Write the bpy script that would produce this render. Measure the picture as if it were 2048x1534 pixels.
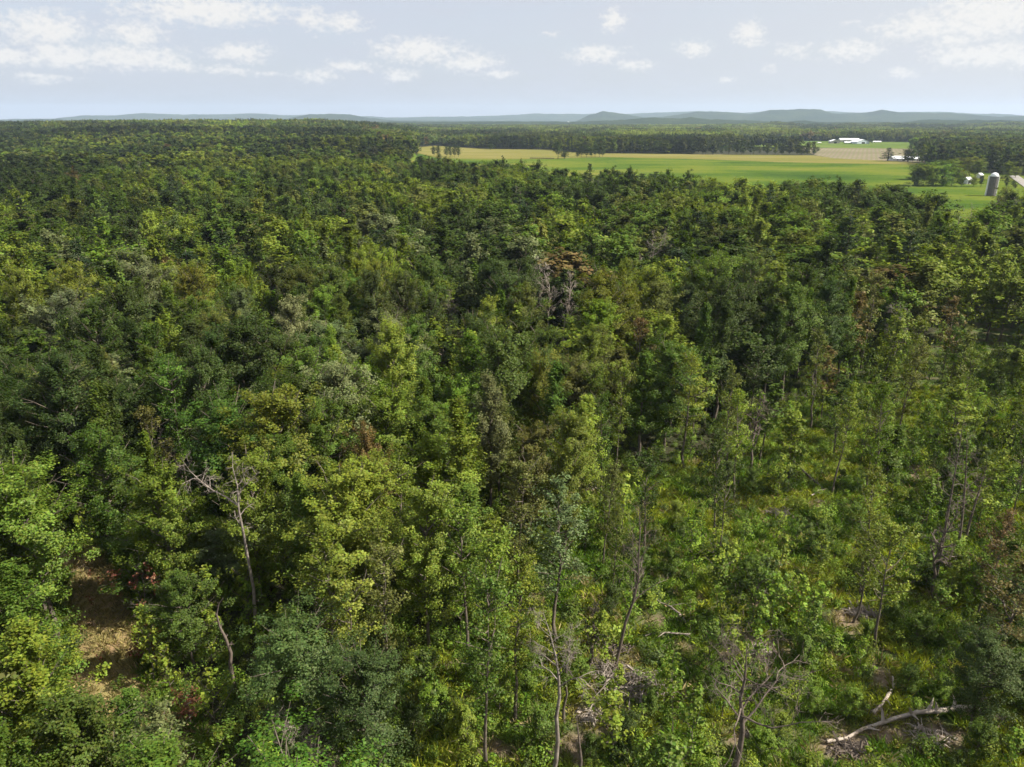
import bpy, math, random
import numpy as np
from mathutils import Vector
R_ = math.radians
sc = bpy.context.scene
for o in list(bpy.data.objects): bpy.data.objects.remove(o)
COL = sc.collection

# ------------------------------------------------------------------ camera
CAM_H, PITCH, FPX, W0, H0 = 46.0, R_(19.2), 1518.0, 2048.0, 1534.0
cam_d = bpy.data.cameras.new('camera'); cam = bpy.data.objects.new('camera', cam_d); COL.objects.link(cam)
cam.location = (0, 0, CAM_H); cam.rotation_euler = (math.pi/2 - PITCH, 0, 0)
cam_d.sensor_width = 36.0; cam_d.lens = 36.0*FPX/W0; cam_d.clip_start = 0.5; cam_d.clip_end = 60000
sc.camera = cam

# ------------------------------------------------------------------ sun, sky, exposure
SUN_EL, SUN_AZ = 45.0, 99.0                      # azimuth clockwise from +Y
sd = bpy.data.lights.new('sun', 'SUN'); sd.energy = 5.0; sd.angle = R_(0.53); sd.color = (1.0, 0.95, 0.84)
sun = bpy.data.objects.new('sun', sd); COL.objects.link(sun)
sdir = Vector((math.sin(R_(SUN_AZ))*math.cos(R_(SUN_EL)), math.cos(R_(SUN_AZ))*math.cos(R_(SUN_EL)), math.sin(R_(SUN_EL))))
sun.rotation_euler = sdir.to_track_quat('Z', 'Y').to_euler(); sun.location = (300, 0, 300)
sc.view_settings.view_transform = 'Standard'; sc.view_settings.look = 'None'
sc.view_settings.exposure = 1.05; sc.view_settings.gamma = 1.0
try: sc.view_settings.use_curve_mapping = False
except Exception: pass
cy = sc.cycles
cy.max_bounces = 5; cy.diffuse_bounces = 3; cy.glossy_bounces = 2; cy.transmission_bounces = 3
cy.volume_bounces = 1; cy.transparent_max_bounces = 8; cy.use_adaptive_sampling = True; cy.adaptive_threshold = 0.02
cy.caustics_reflective = False; cy.caustics_refractive = False
cy.use_denoising = True
sc.render.film_transparent = False

def ray(px, py):
    dx, dy = (px-W0/2)/FPX, (H0/2-py)/FPX
    c, s = math.cos(PITCH), math.sin(PITCH)
    return np.array((dx, c + dy*s, -s + dy*c))
def azel(px, py):
    d = ray(px, py); return math.degrees(math.atan2(d[0], d[1])), math.degrees(math.atan2(d[2], math.hypot(d[0], d[1])))

# clouds: (x, y, half width, half height, faintness) seen directions, turned into azimuth / elevation on the sky
CLOUDS = [(85,58,92,36,0),(20,112,70,22,.05),(120,112,90,24,.0),(255,115,120,26,.0),(340,130,50,14,.1),(268,66,62,24,.05),(420,22,150,26,-.05),
 (480,105,60,22,.05),(625,40,40,30,.15),(690,45,50,22,.15),(630,150,45,16,.12),(700,132,60,14,.12),(450,140,70,12,.2),(840,100,85,26,.0),(940,125,70,22,.1),
 (1000,150,45,12,.2),(800,150,40,16,.15),(1195,108,62,18,.05),(1270,130,50,16,.25),(1225,40,24,26,.08),(1498,66,30,26,.0),(1388,97,36,18,.1),(1585,100,60,20,.25),
 (1700,100,66,24,.12),(1545,137,26,12,.25),(1452,160,20,6,.2),(1840,52,95,30,.02),(1990,30,130,44,-.1),(1965,108,110,24,-.05),(2080,110,80,30,-.05),(1800,146,40,16,.28),(100,158,80,12,.3),(1900,80,60,20,.2),
 (60,150,60,10,.3),(540,150,40,8,.3),(1100,70,30,8,.35),(1700,45,30,10,.35),
 (-150,90,150,40,.0),(-420,60,200,50,.0),(2350,60,200,60,0),(2800,0,250,80,0),(300,-150,200,60,.05),(900,-180,160,60,.1),(1500,-160,200,60,.05),(2000,-250,300,80,.0)]
w = bpy.data.worlds.new('World'); sc.world = w; w.use_nodes = True
nt = w.node_tree; nt.nodes.clear()
def N(nt, typ, **kw):
    n = nt.nodes.new(typ)
    for k, v in kw.items():
        if k.startswith('i_'):
            n.inputs[int(k[2:])].default_value = v
        else: setattr(n, k, v)
    return n
def L(nt, a, b): nt.links.new(a, b)
def M(nt, op, a, b=None, c=None, clamp=False):
    n = nt.nodes.new('ShaderNodeMath'); n.operation = op; n.use_clamp = clamp
    for i, v in enumerate((a, b, c)):
        if v is None: continue
        if isinstance(v, (int, float)): n.inputs[i].default_value = v
        else: nt.links.new(v, n.inputs[i])
    return n.outputs[0]
sky = N(nt, 'ShaderNodeTexSky', sky_type='NISHITA', sun_disc=False)
sky.sun_elevation = R_(SUN_EL); sky.sun_rotation = R_(SUN_AZ); sky.air_density = 1.0; sky.dust_density = 3.0; sky.ozone_density = 1.0; sky.altitude = 300
tc = N(nt, 'ShaderNodeTexCoord'); sep = N(nt, 'ShaderNodeSeparateXYZ'); L(nt, tc.outputs['Generated'], sep.inputs[0])
az_ = M(nt, 'MULTIPLY', M(nt, 'ARCTAN2', sep.outputs[0], sep.outputs[1]), 57.2958)
el_ = M(nt, 'MULTIPLY', M(nt, 'ARCSINE', sep.outputs[2]), 57.2958)
comb = N(nt, 'ShaderNodeCombineXYZ'); L(nt, az_, comb.inputs[0]); L(nt, el_, comb.inputs[1])
def wnoise(scale, det, rough, sx, sy, seed):
    m = N(nt, 'ShaderNodeVectorMath', operation='MULTIPLY_ADD'); L(nt, comb.outputs[0], m.inputs[0]); m.inputs[1].default_value = (sx, sy, 1); m.inputs[2].default_value = (seed, seed*2.3, seed)
    n = N(nt, 'ShaderNodeTexNoise'); n.inputs['Scale'].default_value = scale; n.inputs['Detail'].default_value = det; n.inputs['Roughness'].default_value = rough
    L(nt, m.outputs[0], n.inputs['Vector']); return n
nz1 = wnoise(0.55, 5, .62, 1, 1.8, 3.1); nz2 = wnoise(2.2, 4, .6, 1, 1.5, 9.7)
wv = N(nt, 'ShaderNodeVectorMath', operation='MULTIPLY_ADD'); L(nt, nz1.outputs['Color'], wv.inputs[0]); wv.inputs[1].default_value = (1.8, .8, 0); L(nt, comb.outputs[0], wv.inputs[2])
cur = None
for (cx, cy_, hw, hh, off) in CLOUDS:
    a0, e0 = azel(cx, cy_)
    if abs(cx-1024) < 1500:
        a1, _ = azel(cx+hw, cy_); _, e1 = azel(cx, cy_-hh)
    else: a1, e1 = a0+6, e0+2.2
    sx, sy = 1/max(.2, abs(a1-a0)), 1/max(.15, abs(e1-e0))
    m = N(nt, 'ShaderNodeVectorMath', operation='MULTIPLY_ADD'); L(nt, wv.outputs[0], m.inputs[0])
    m.inputs[1].default_value = (sx, sy, 0); m.inputs[2].default_value = (-(a0+.9)*sx, -(e0+.4)*sy, 0)
    ln = N(nt, 'ShaderNodeVectorMath', operation='LENGTH'); L(nt, m.outputs[0], ln.inputs[0])
    v = M(nt, 'ADD', ln.outputs['Value'], off*1.6)
    cur = v if cur is None else M(nt, 'MINIMUM', cur, v)
dens = M(nt, 'SUBTRACT', 1.45, cur)
dens = M(nt, 'MULTIPLY_ADD', nz2.outputs[0], 2.3, M(nt, 'SUBTRACT', dens, 1.35))
mr = N(nt, 'ShaderNodeMapRange', interpolation_type='SMOOTHSTEP'); L(nt, dens, mr.inputs[0]); mr.inputs[1].default_value = -.15; mr.inputs[2].default_value = 1.05; mr.inputs[3].default_value = 0; mr.inputs[4].default_value = .85
# cirrus veil
nz3 = wnoise(.16, 4, .6, 1, 4, 20.)
veil = N(nt, 'ShaderNodeMapRange'); L(nt, nz3.outputs[0], veil.inputs[0]); veil.inputs[1].default_value = .3; veil.inputs[2].default_value = .8; veil.inputs[3].default_value = .72; veil.inputs[4].default_value = .95
def mixc(nt, fac, a, b, blend='MIX'):
    n = nt.nodes.new('ShaderNodeMix'); n.data_type = 'RGBA'; n.blend_type = blend
    for sck, v in ((n.inputs[0], fac), (n.inputs[6], a), (n.inputs[7], b)):
        if isinstance(v, (int, float)): sck.default_value = v
        elif isinstance(v, tuple): sck.default_value = (*v, 1) if len(v) == 3 else v
        else: nt.links.new(v, sck)
    return n.outputs[2]
skyc = mixc(nt, veil.outputs[0], sky.outputs[0], (3.05, 3.17, 3.6))
shade = M(nt, 'MULTIPLY_ADD', nz2.outputs[0], 1.6, .2, clamp=True)
cl = mixc(nt, shade, (3.4, 3.43, 3.65), (4.6, 4.46, 4.25))
glow = N(nt, 'ShaderNodeMapRange', interpolation_type='SMOOTHSTEP'); L(nt, az_, glow.inputs[0]); glow.inputs[1].default_value = -15; glow.inputs[2].default_value = 60; glow.inputs[3].default_value = 0; glow.inputs[4].default_value = .75
skyc = mixc(nt, glow.outputs[0], skyc, (3.75, 3.72, 3.72))      # the hazy sky grows paler towards the sun
fin = mixc(nt, mr.outputs[0], skyc, cl)
bg = N(nt, 'ShaderNodeBackground'); bg.inputs[1].default_value = 0.1; L(nt, fin, bg.inputs[0])
wo = N(nt, 'ShaderNodeOutputWorld'); L(nt, bg.outputs[0], wo.inputs[0])
w.cycles.sampling_method = 'MANUAL'; w.cycles.sample_map_resolution = 256

# ------------------------------------------------------------------ terrain
def sm(t):
    t = np.clip(t, 0, 1); return t*t*(3-2*t)
def _hash(ix, iy, s):
    v = (ix.astype(np.int64)*374761393 + iy.astype(np.int64)*668265263 + s*1274126177) & 0xffffffff
    v = ((v ^ (v >> 13))*1274126177) & 0xffffffff
    return ((v ^ (v >> 16)) & 0xffff)/65535.0
def vnoise(x, y, s=0):
    x = np.asarray(x, float); y = np.asarray(y, float)
    ix, iy = np.floor(x), np.floor(y); fx, fy = sm(x-ix), sm(y-iy)
    a, b = _hash(ix, iy, s), _hash(ix+1, iy, s); c, d = _hash(ix, iy+1, s), _hash(ix+1, iy+1, s)
    return (a*(1-fx)+b*fx)*(1-fy)+(c*(1-fx)+d*fx)*fy
def fbm(x, y, s=0, o=4):
    v, a, t = 0, .5, 0
    for i in range(o):
        v = v+a*vnoise(x*2**i, y*2**i, s+i*17); t += a; a *= .5
    return v/t
# skyline of far wooded hills: pixel (x, y) profiles, each at its own real distance
SKY_FAR = [(-400,238),(0,240),(60,238),(110,237),(160,231),(230,230),(285,226),(350,229),(440,229),(500,227),(560,229),(640,230),(760,234),(900,234),(1000,230),(1060,228),(1140,227),(1250,228),(1300,225),(1400,222),(1480,225),(1560,224),(1660,223),(1720,225),(1800,224),(1900,224),(1960,227),(2048,231),(2400,228)]
SKY_MID = [(-400,246),(20,243),(80,239),(150,243),(500,246),(590,236),(620,228),(660,226),(700,229),(740,237),(800,243),(1150,242),(1180,229),(1205,223),(1250,229),(1290,236),(1340,231),(1390,222),(1450,224),(1500,228),(1540,219),(1600,217),(1640,219),(1665,226),(1730,227),(1765,221),(1800,226),(1850,227),(1900,226),(2000,232),(2048,231),(2400,233)]
def prof(P, r):
    a = [azel(x, y)[0] for x, y in P]; z = [CAM_H + r*math.tan(R_(azel(x, y)[1])) for x, y in P]
    return a, z
PF_A, PF_Z = prof(SKY_FAR, 13500); PM_A, PM_Z = prof(SKY_MID, 8800)
def h(x, y):
    x = np.asarray(x, float); y = np.asarray(y, float)
    r = np.hypot(x, y); a = np.degrees(np.arctan2(x, y))
    z = 21*sm((r-560)/1300)*sm((-a-4)/9)*(1-.75*sm((r-2600)/1800))*(.75+.25*np.cos(np.radians((a+19)*6)))
    z = z + (18*(fbm(x/520, y/230, 5, 3)-.5)*np.where(a < -7, 1., .12)+2*(fbm(x/420, y/420, 6, 3)-.5))*sm((r-520)/400)*(1-.5*sm((r-2600)/1500))
    z = z + sm((r-2600)/2500)*((fbm(x/1500+3, y/900, 9, 3)-.5)*34 + 4)
    z = z + (34*fbm(a/2.5, r*0, 71, 3)+6)*np.exp(-((r-5200)/450)**2)*sm((a-4)/6) + 26*fbm(a/2.+9, r*0, 73, 3)*np.exp(-((r-3900)/350)**2)*sm((a-12)/8)
    pm = np.interp(a, PM_A, PM_Z) - 15; pf = np.interp(a, PF_A, PF_Z) - 15
    fm = np.exp(-((r-8800)/800)**2); ff = np.exp(-((r-13500)/1200)**2)
    z = z*(1-fm)*(1-ff) + pm*fm + pf*ff
    return z
def ground(px, py, z=0.0):
    d = ray(px, py); o = np.array((0., 0., CAM_H))
    t = (CAM_H - z)/max(1e-4, -d[2])
    if t > 500:
        t = 400.
        while t < 9000:
            p = o+d*t
            if p[2] < h(p[0], p[1])+z: break
            t += 4
    p = o+d*t; return float(p[0]), float(p[1])
def topix(x, y, z):
    x = np.asarray(x, float); c, s = math.cos(PITCH), math.sin(PITCH); zz = np.asarray(z)-CAM_H
    dep = np.asarray(y)*c - zz*s; up = np.asarray(y)*s + zz*c
    return W0/2+FPX*x/dep, H0/2-FPX*up/dep
def inpoly(P, x, y):
    x = np.asarray(x); y = np.asarray(y); ins = np.zeros(x.shape, bool); n = len(P)
    for i in range(n):
        x0, y0 = P[i]; x1, y1 = P[(i+1) % n]
        if y0 == y1: continue
        ins ^= ((y0 > y) != (y1 > y)) & (x < (x1-x0)*(y-y0)/(y1-y0)+x0)
    return ins

# ------------------------------------------------------------------ mesh helpers
def mesh_np(name, V, F, mats, face_attr=None, vert_attr=None, mi=None, smooth=False):
    V = np.ascontiguousarray(V, np.float32); F = np.ascontiguousarray(F, np.int32)
    me = bpy.data.meshes.new(name); k = F.shape[1] if len(F) else 4
    me.vertices.add(len(V)); me.vertices.foreach_set('co', V.ravel())
    me.loops.add(F.size); me.loops.foreach_set('vertex_index', F.ravel())
    me.polygons.add(len(F)); me.polygons.foreach_set('loop_start', np.arange(0, F.size, k, dtype=np.int32))
    if mi is not None: me.polygons.foreach_set('material_index', np.asarray(mi, np.int32))
    me.polygons.foreach_set('use_smooth', np.full(len(F), smooth))
    me.update(calc_edges=True)
    for m in mats: me.materials.append(m)
    for dom, D in (('FACE', face_attr), ('POINT', vert_attr)):
        for k2, v in (D or {}).items():
            v = np.asarray(v, np.float32)
            if v.ndim == 2:
                a = me.attributes.new(k2, 'FLOAT_VECTOR', dom); a.data.foreach_set('vector', v.ravel())
            else:
                a = me.attributes.new(k2, 'FLOAT', dom); a.data.foreach_set('value', v)
    return me
class MB:
    """collects quads"""
    def __init__(s): s.V = []; s.F = []; s.n = 0; s.A = []
    def add(s, V, F, a=0.5):
        V = np.asarray(V, float).reshape(-1, 3); F = np.asarray(F, int).reshape(-1, 4)
        s.V.append(V); s.F.append(F+s.n); s.n += len(V); s.A.append(np.full(len(F), a) if np.isscalar(a) else a)
    def tube(s, P, r, n=6, a=0.5, cap=False):
        P = np.asarray(P, float); m = len(P); r = np.broadcast_to(r, (m,))
        T = np.gradient(P, axis=0); T /= np.linalg.norm(T, axis=1)[:, None]+1e-9
        ref = np.where(np.abs(T[:, 2:3]) > .9, np.array([[1., 0, 0]]), np.array([[0, 0, 1.]]))
        if np.abs(T[:, 2]).mean() > .6: ref = np.tile(np.array([[1., 0.02, 0]]), (m, 1))
        else: ref = np.tile(np.array([[0.03, 0.02, 1.]]), (m, 1))
        U = np.cross(T, ref); U /= np.linalg.norm(U, axis=1)[:, None]+1e-9; Wv = np.cross(T, U)
        th = np.arange(n)*2*math.pi/n
        V = P[:, None, :] + r[:, None, None]*(np.cos(th)[None, :, None]*U[:, None, :]+np.sin(th)[None, :, None]*Wv[:, None, :])
        i = np.arange(m-1)[:, None]*n; j = np.arange(n)[None, :]; j2 = (j+1) % n
        F = np.stack([i+j, i+j2, i+n+j2, i+n+j], -1).reshape(-1, 4)
        s.add(V.reshape(-1, 3), F, a)
        if cap:
            for e in (0, m-1):
                c = P[e]; ring = V[e]
                vv = np.vstack([ring, c[None]]); ff = [[k, (k+1) % n, n, n] for k in range(n)]
                # quads made of ring pairs
                ff = [[k, (k+1) % n, (k+2) % n, n] for k in range(0, n-1, 2)]
                s.add(vv, ff, .9)
    def box(s, x0, x1, y0, y1, z0, z1, a=.5):
        V = [(x, y, z) for z in (z0, z1) for y in (y0, y1) for x in (x0, x1)]
        s.add(V, [[0, 2, 3, 1], [4, 5, 7, 6], [0, 1, 5, 4], [2, 6, 7, 3], [0, 4, 6, 2], [1, 3, 7, 5]], a)
    def mesh(s, name, mats, smooth=False):
        if not s.V: s.add([(0, 0, 0)]*4, [[0, 1, 2, 3]])
        return mesh_np(name, np.vstack(s.V), np.vstack(s.F), mats, {'var': np.concatenate(s.A)}, smooth=smooth)
def link(name, me, parent=None, col=COL):
    o = bpy.data.objects.new(name, me); col.objects.link(o)
    if parent is not None: o.parent = parent
    return o
def tag(o, label=None, cat=None, group=None, kind=None):
    if label: o['label'] = label
    if cat: o['category'] = cat
    if group: o['group'] = group
    if kind: o['kind'] = kind
    return o
def empty(name, x, y, z=None, rz=0, s=1.0):
    o = bpy.data.objects.new(name, None); COL.objects.link(o); o.empty_display_size = .5
    o.location = (x, y, float(h(x, y)) if z is None else z); o.rotation_euler = (0, 0, rz)
    o.scale = s if isinstance(s, tuple) else (s, s, s); return o

# ------------------------------------------------------------------ materials
def newmat(name):
    m = bpy.data.materials.new(name); m.use_nodes = True; m.node_tree.nodes.clear(); return m, m.node_tree
def noise(nt, scale, det=4, rough=.55, coord='Object', vec=None):
    n = N(nt, 'ShaderNodeTexNoise'); n.inputs['Scale'].default_value = scale; n.inputs['Detail'].default_value = det; n.inputs['Roughness'].default_value = rough
    if vec is None:
        t = N(nt, 'ShaderNodeTexCoord'); vec = t.outputs[coord]
    L(nt, vec, n.inputs['Vector']); return n.outputs[0]
def ramp(nt, fac, pts):
    n = N(nt, 'ShaderNodeValToRGB'); e = n.color_ramp.elements
    while len(e) < len(pts): e.new(.5)
    for i, (p, c) in enumerate(pts): e[i].position = p; e[i].color = (*c, 1)
    L(nt, fac, n.inputs[0]); return n.outputs[0]
def out(nt, sh): o = N(nt, 'ShaderNodeOutputMaterial'); L(nt, sh, o.inputs[0]); return o
def leaf_mat(name, source, transl=.32, gloss=.022):
    m, nt = newmat(name)
    if source == 'object':
        oi = N(nt, 'ShaderNodeObjectInfo'); base = oi.outputs['Color']
    elif source == 'instancer':
        at = N(nt, 'ShaderNodeAttribute', attribute_type='INSTANCER', attribute_name='tint'); base = at.outputs['Color']
    else:
        rgb = N(nt, 'ShaderNodeRGB'); rgb.outputs[0].default_value = (*source, 1); base = rgb.outputs[0]
    v = N(nt, 'ShaderNodeAttribute', attribute_name='var')
    k = M(nt, 'MULTIPLY_ADD', v.outputs['Fac'], 1.40, .58)
    hs = N(nt, 'ShaderNodeHueSaturation'); L(nt, base, hs.inputs['Color']); L(nt, k, hs.inputs['Value'])
    hue = M(nt, 'MULTIPLY_ADD', M(nt, 'FRACT', M(nt, 'MULTIPLY', v.outputs['Fac'], 37.0)), .05, .472); L(nt, hue, hs.inputs['Hue'])
    d = N(nt, 'ShaderNodeBsdfDiffuse'); L(nt, hs.outputs[0], d.inputs[0])
    tl = N(nt, 'ShaderNodeBsdfTranslucent'); L(nt, mixc(nt, 1.0, hs.outputs[0], (1.25, 1.3, .55), 'MULTIPLY'), tl.inputs[0])
    g = N(nt, 'ShaderNodeBsdfGlossy'); g.inputs['Roughness'].default_value = .5; g.inputs[0].default_value = (.7, .72, .5, 1)
    m1 = N(nt, 'ShaderNodeMixShader'); m1.inputs[0].default_value = transl; L(nt, d.outputs[0], m1.inputs[1]); L(nt, tl.outputs[0], m1.inputs[2])
    m2 = N(nt, 'ShaderNodeMixShader'); m2.inputs[0].default_value = gloss; L(nt, m1.outputs[0], m2.inputs[1]); L(nt, g.outputs[0], m2.inputs[2])
    out(nt, m2.outputs[0]); return m
def simple(name, c1, c2, scale, rough=.9, bump=0, coord='Object', det=4):
    m, nt = newmat(name); f = noise(nt, scale, det, .6, coord)
    c = ramp(nt, f, [(.3, c1), (.7, c2)])
    b = N(nt, 'ShaderNodeBsdfPrincipled'); L(nt, c, b.inputs['Base Color']); b.inputs['Roughness'].default_value = rough; b.inputs['Specular IOR Level'].default_value = .2
    if bump:
        bp = N(nt, 'ShaderNodeBump'); bp.inputs['Strength'].default_value = bump; L(nt, f, bp.inputs['Height']); L(nt, bp.outputs[0], b.inputs['Normal'])
    out(nt, b.outputs[0]); return m
M_LEAF = leaf_mat('leaf', 'object'); M_LEAFI = leaf_mat('forest_leaf', 'instancer')
M_BARK = simple('bark', (.07, .055, .042), (.17, .14, .11), 3.0, bump=.3)
M_DEAD = simple('weathered_wood', (.13, .105, .085), (.30, .255, .215), 2.2, bump=.2)
M_DEADB = simple('brown_dead_wood', (.075, .058, .045), (.17, .135, .11), 2.2, bump=.2)
M_PALE = simple('barkless_wood', (.24, .19, .145), (.44, .38, .32), 1.6, bump=.2)
M_GRASSI = leaf_mat('grass_blade', 'instancer', .25, .03)

# ------------------------------------------------------------------ fields (pixel outlines of real ground)
def gpoly(P, z=0): return [ground(x, y, z) for x, y in P]
NEAR_EDGE = [(800,316),(860,320),(930,327),(1010,331),(1090,338),(1150,344),(1240,345),(1330,352),(1400,358),(1470,366),(1540,373),(1580,372),(1640,371),(1720,378),(1800,385),(1868,394),(1900,402)]
near_edge = [ground(x, y+3, 16.0) for x, y in NEAR_EDGE]
HAY_TOP = [(820,293),(871,291),(973,298),(1103,300),(1144,305),(1213,307),(1400,309),(1479,310),(1539,310),(1628,311),(1669,316),(1757,320),(1792,322),(1837,327)]
HAY_BOT = [(1837,330),(1716,328),(1558,325),(1400,319),(1213,315),(1042,319),(881,317),(835,306)]
hay_poly = gpoly(HAY_TOP+HAY_BOT)
clearing = [ground(1900, 405, 8), ground(1885, 440, 3), ground(1905, 470, 2), ground(1955, 475, 2), ground(1985, 440, 4), ground(2010, 410, 10), ground(2080, 400, 12), ground(2200, 400, 12)]
field_poly = gpoly([(1042,317),(1213,313),(1400,317),(1558,323),(1716,326),(1837,328)]) + gpoly([(1860,335),(1950,345),(2025,350),(2060,352),(2200,360)]) + list(reversed(clearing)) + list(reversed(near_edge)) + gpoly([(835,306),(881,316)])
tilled_poly = gpoly([(1587,295),(1700,296),(1830,298),(1850,326),(1792,323),(1757,321.5),(1669,317.5),(1634,311.5),(1610,303)])
farm_poly = gpoly([(1520,281),(1700,283),(1850,285),(1850,298.5),(1700,296.5),(1587,295.5),(1490,293),(1460,285),(1460,276),(1500,277)])
house_yard = gpoly([(1900,352),(2025,350),(2060,352),(2120,385),(1880,378)])
FIELDS = [hay_poly, field_poly, tilled_poly, farm_poly, house_yard]
ROAD = [ground(x, y) for x, y in [(2026,352),(2033,357),(2043,364),(2056,373),(2075,387),(2110,410)]]
OPEN_STRIPS = [gpoly([(1905,700),(1965,690),(1985,760),(2010,860),(1990,960),(1905,960),(1940,860),(1920,760)])]
BUSHLINE = gpoly([(1476,296),(1560,297),(1632,302),(1640,310),(1400,309),(1400,300)])
SPARSE = gpoly([(650,1600),(760,1400),(1000,1190),(1060,1080),(1130,960),(1300,940),(1450,900),(1620,800),(1800,720),(1880,650),(2100,590),(2500,620),(2500,1700),(650,1700)])
BARE = gpoly([(1130,1700),(1140,1420),(1180,1300),(1330,1290),(1400,1240),(1640,1180),(1760,1180),(1780,1420),(2048,1430),(2200,1700)])
TRAIL = [ground(x, y) for x, y in [(150,1120),(190,1180),(215,1250),(215,1310),(200,1370),(250,1440),(300,1500),(330,1560)]]
def seg_dist(P, x, y):
    d = np.full(np.shape(x), 1e9)
    for (x0, y0), (x1, y1) in zip(P[:-1], P[1:]):
        vx, vy = x1-x0, y1-y0; t = np.clip(((x-x0)*vx+(y-y0)*vy)/(vx*vx+vy*vy), 0, 1)
        d = np.minimum(d, np.hypot(x-x0-t*vx, y-y0-t*vy))
    return d
DRY = [(1700,1238,2.2,1.6),(1740,1225,1.6,1),(1520,1300,2.6,1.1),(1450,1305,1.2,.8),(1240,1330,2.6,1.5),(1190,1440,2.2,1.4),(1680,1490,3.0,1.5),(1760,1470,2.5,.8),(1380,1300,1.5,1),(1160,980,3,1.5),
       (1770,1360,1.,1.),(1075,1190,1.2,1.4),(1830,945,2,2),(1640,1010,1.5,1),(1480,1480,1.2,1),(1000,1500,1.5,1),(1880,1470,3,1.2),(1150,1500,2,1.5),(1320,1240,1.6,1),(1500,1210,1.,1.)]
DRYW = [(*ground(a, b), c, d) for a, b, c, d in DRY]
def dryness(x, y):
    v = np.zeros(np.shape(x))
    for gx, gy, sx, sy in DRYW: v = np.maximum(v, np.exp(-((x-gx)/(sx*.75))**2-((y-gy)/(sy*1.1))**2))
    return np.clip(v*1.3 + (fbm(x/1.4, y/1.4, 31, 3)-.5)*1.8*(v > .05), 0, 1)

# ------------------------------------------------------------------ ground
def polar(rs, azs, zf, extra=None):
    A, Rr = np.meshgrid(azs, rs); x = Rr*np.sin(np.radians(A)); y = Rr*np.cos(np.radians(A)); z = zf(x, y)
    na, nr = len(azs), len(rs); i = np.arange(nr-1)[:, None]*na; j = np.arange(na-1)[None, :]
    F = np.stack([i+j, i+j+1, i+na+j+1, i+na+j], -1).reshape(-1, 4)
    return np.stack([x, y, z], -1).reshape(-1, 3), F
rs = np.concatenate([[1, 15, 28], np.arange(34, 150, .8), np.geomspace(150, 16500, 170)])
azs = np.concatenate([np.arange(-180, -46, 6.), np.arange(-46, 46, .4), np.arange(46, 181, 6.)]); azs[-1] = 180; azs[0] = -180
def hz(x, y):
    r = np.hypot(x, y); return h(x, y) + (fbm(x/2.5, y/2.5, 3, 3)-.5)*.5*(r < 160)
V, F = polar(rs, azs, hz)
gm, nt = newmat('forest_floor')
t = N(nt, 'ShaderNodeTexCoord'); P_ = t.outputs['Object']
n1 = noise(nt, .35, 6, .6, vec=P_); n2 = noise(nt, 2.5, 5, .65, vec=P_); n3 = noise(nt, .09, 3, .5, vec=P_)
c = ramp(nt, n2, [(.25, (.03, .04, .012)), (.5, (.055, .085, .018)), (.75, (.10, .135, .03))])
c = mixc(nt, ramp(nt, n1, [(.45, (0, 0, 0)), (.62, (1, 1, 1))]), c, (.10, .085, .045))
dr = N(nt, 'ShaderNodeAttribute', attribute_name='dry'); tr = N(nt, 'ShaderNodeAttribute', attribute_name='trail'); sh_ = N(nt, 'ShaderNodeAttribute', attribute_name='litter_shade')
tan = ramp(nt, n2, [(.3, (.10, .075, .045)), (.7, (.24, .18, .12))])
c = mixc(nt, sh_.outputs['Fac'], c, ramp(nt, n2, [(.3, (.018, .018, .009)), (.7, (.042, .040, .02))]))  # leaf litter, with the shade under dense crowns darkened into its colour
c = mixc(nt, dr.outputs['Fac'], c, tan)
c = mixc(nt, tr.outputs['Fac'], c, ramp(nt, n1, [(.35, (.26, .17, .10)), (.6, (.23, .19, .07))]))
b = N(nt, 'ShaderNodeBsdfPrincipled'); L(nt, c, b.inputs['Base Color']); b.inputs['Roughness'].default_value = .95; b.inputs['Specular IOR Level'].default_value = .1
bp = N(nt, 'ShaderNodeBump'); bp.inputs['Strength'].default_value = .6; bp.inputs['Distance'].default_value = .2; L(nt, n2, bp.inputs['Height']); L(nt, bp.outputs[0], b.inputs['Normal']); out(nt, b.outputs[0])
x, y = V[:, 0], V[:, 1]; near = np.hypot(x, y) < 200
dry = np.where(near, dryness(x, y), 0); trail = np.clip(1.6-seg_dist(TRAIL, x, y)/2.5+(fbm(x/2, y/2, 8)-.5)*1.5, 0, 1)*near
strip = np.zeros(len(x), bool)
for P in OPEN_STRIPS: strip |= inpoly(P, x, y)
litter_shade = np.where(inpoly(SPARSE, x, y) | strip, 0.15*fbm(x/6, y/6, 77), .9)*(1-trail)
link('ground', mesh_np('ground', V, F, [gm], None, {'dry': dry, 'trail': trail, 'litter_shade': litter_shade}, smooth=True))['kind'] = 'structure'

def drape(name, poly, mat, lift, step, edge=0):
    P = np.array(poly); x0, y0 = P.min(0)-step; x1, y1 = P.max(0)+step
    gx = np.arange(x0, x1, step); gy = np.arange(y0, y1, step); X, Y = np.meshgrid(gx, gy)
    nx = len(gx); ci, cj = np.meshgrid(np.arange(nx-1), np.arange(len(gy)-1))
    cx, cyy = X[:-1, :-1]+step/2, Y[:-1, :-1]+step/2
    if edge: cx = cx+(fbm(cx/12, cyy/12, 4)-.5)*edge; cyy = cyy+(fbm(cx/12, cyy/12, 14)-.5)*edge
    ok = inpoly(poly, cx, cyy)
    i = (cj*nx+ci)[ok]; F = np.stack([i, i+1, i+nx+1, i+nx], -1)
    V = np.stack([X, Y, h(X, Y)+lift], -1).reshape(-1, 3)
    used, inv = np.unique(F, return_inverse=True); me = mesh_np(name, V[used], inv.reshape(-1, 4), [mat], smooth=True)
    o = link(name, me); o['kind'] = 'structure'; return o
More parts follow.
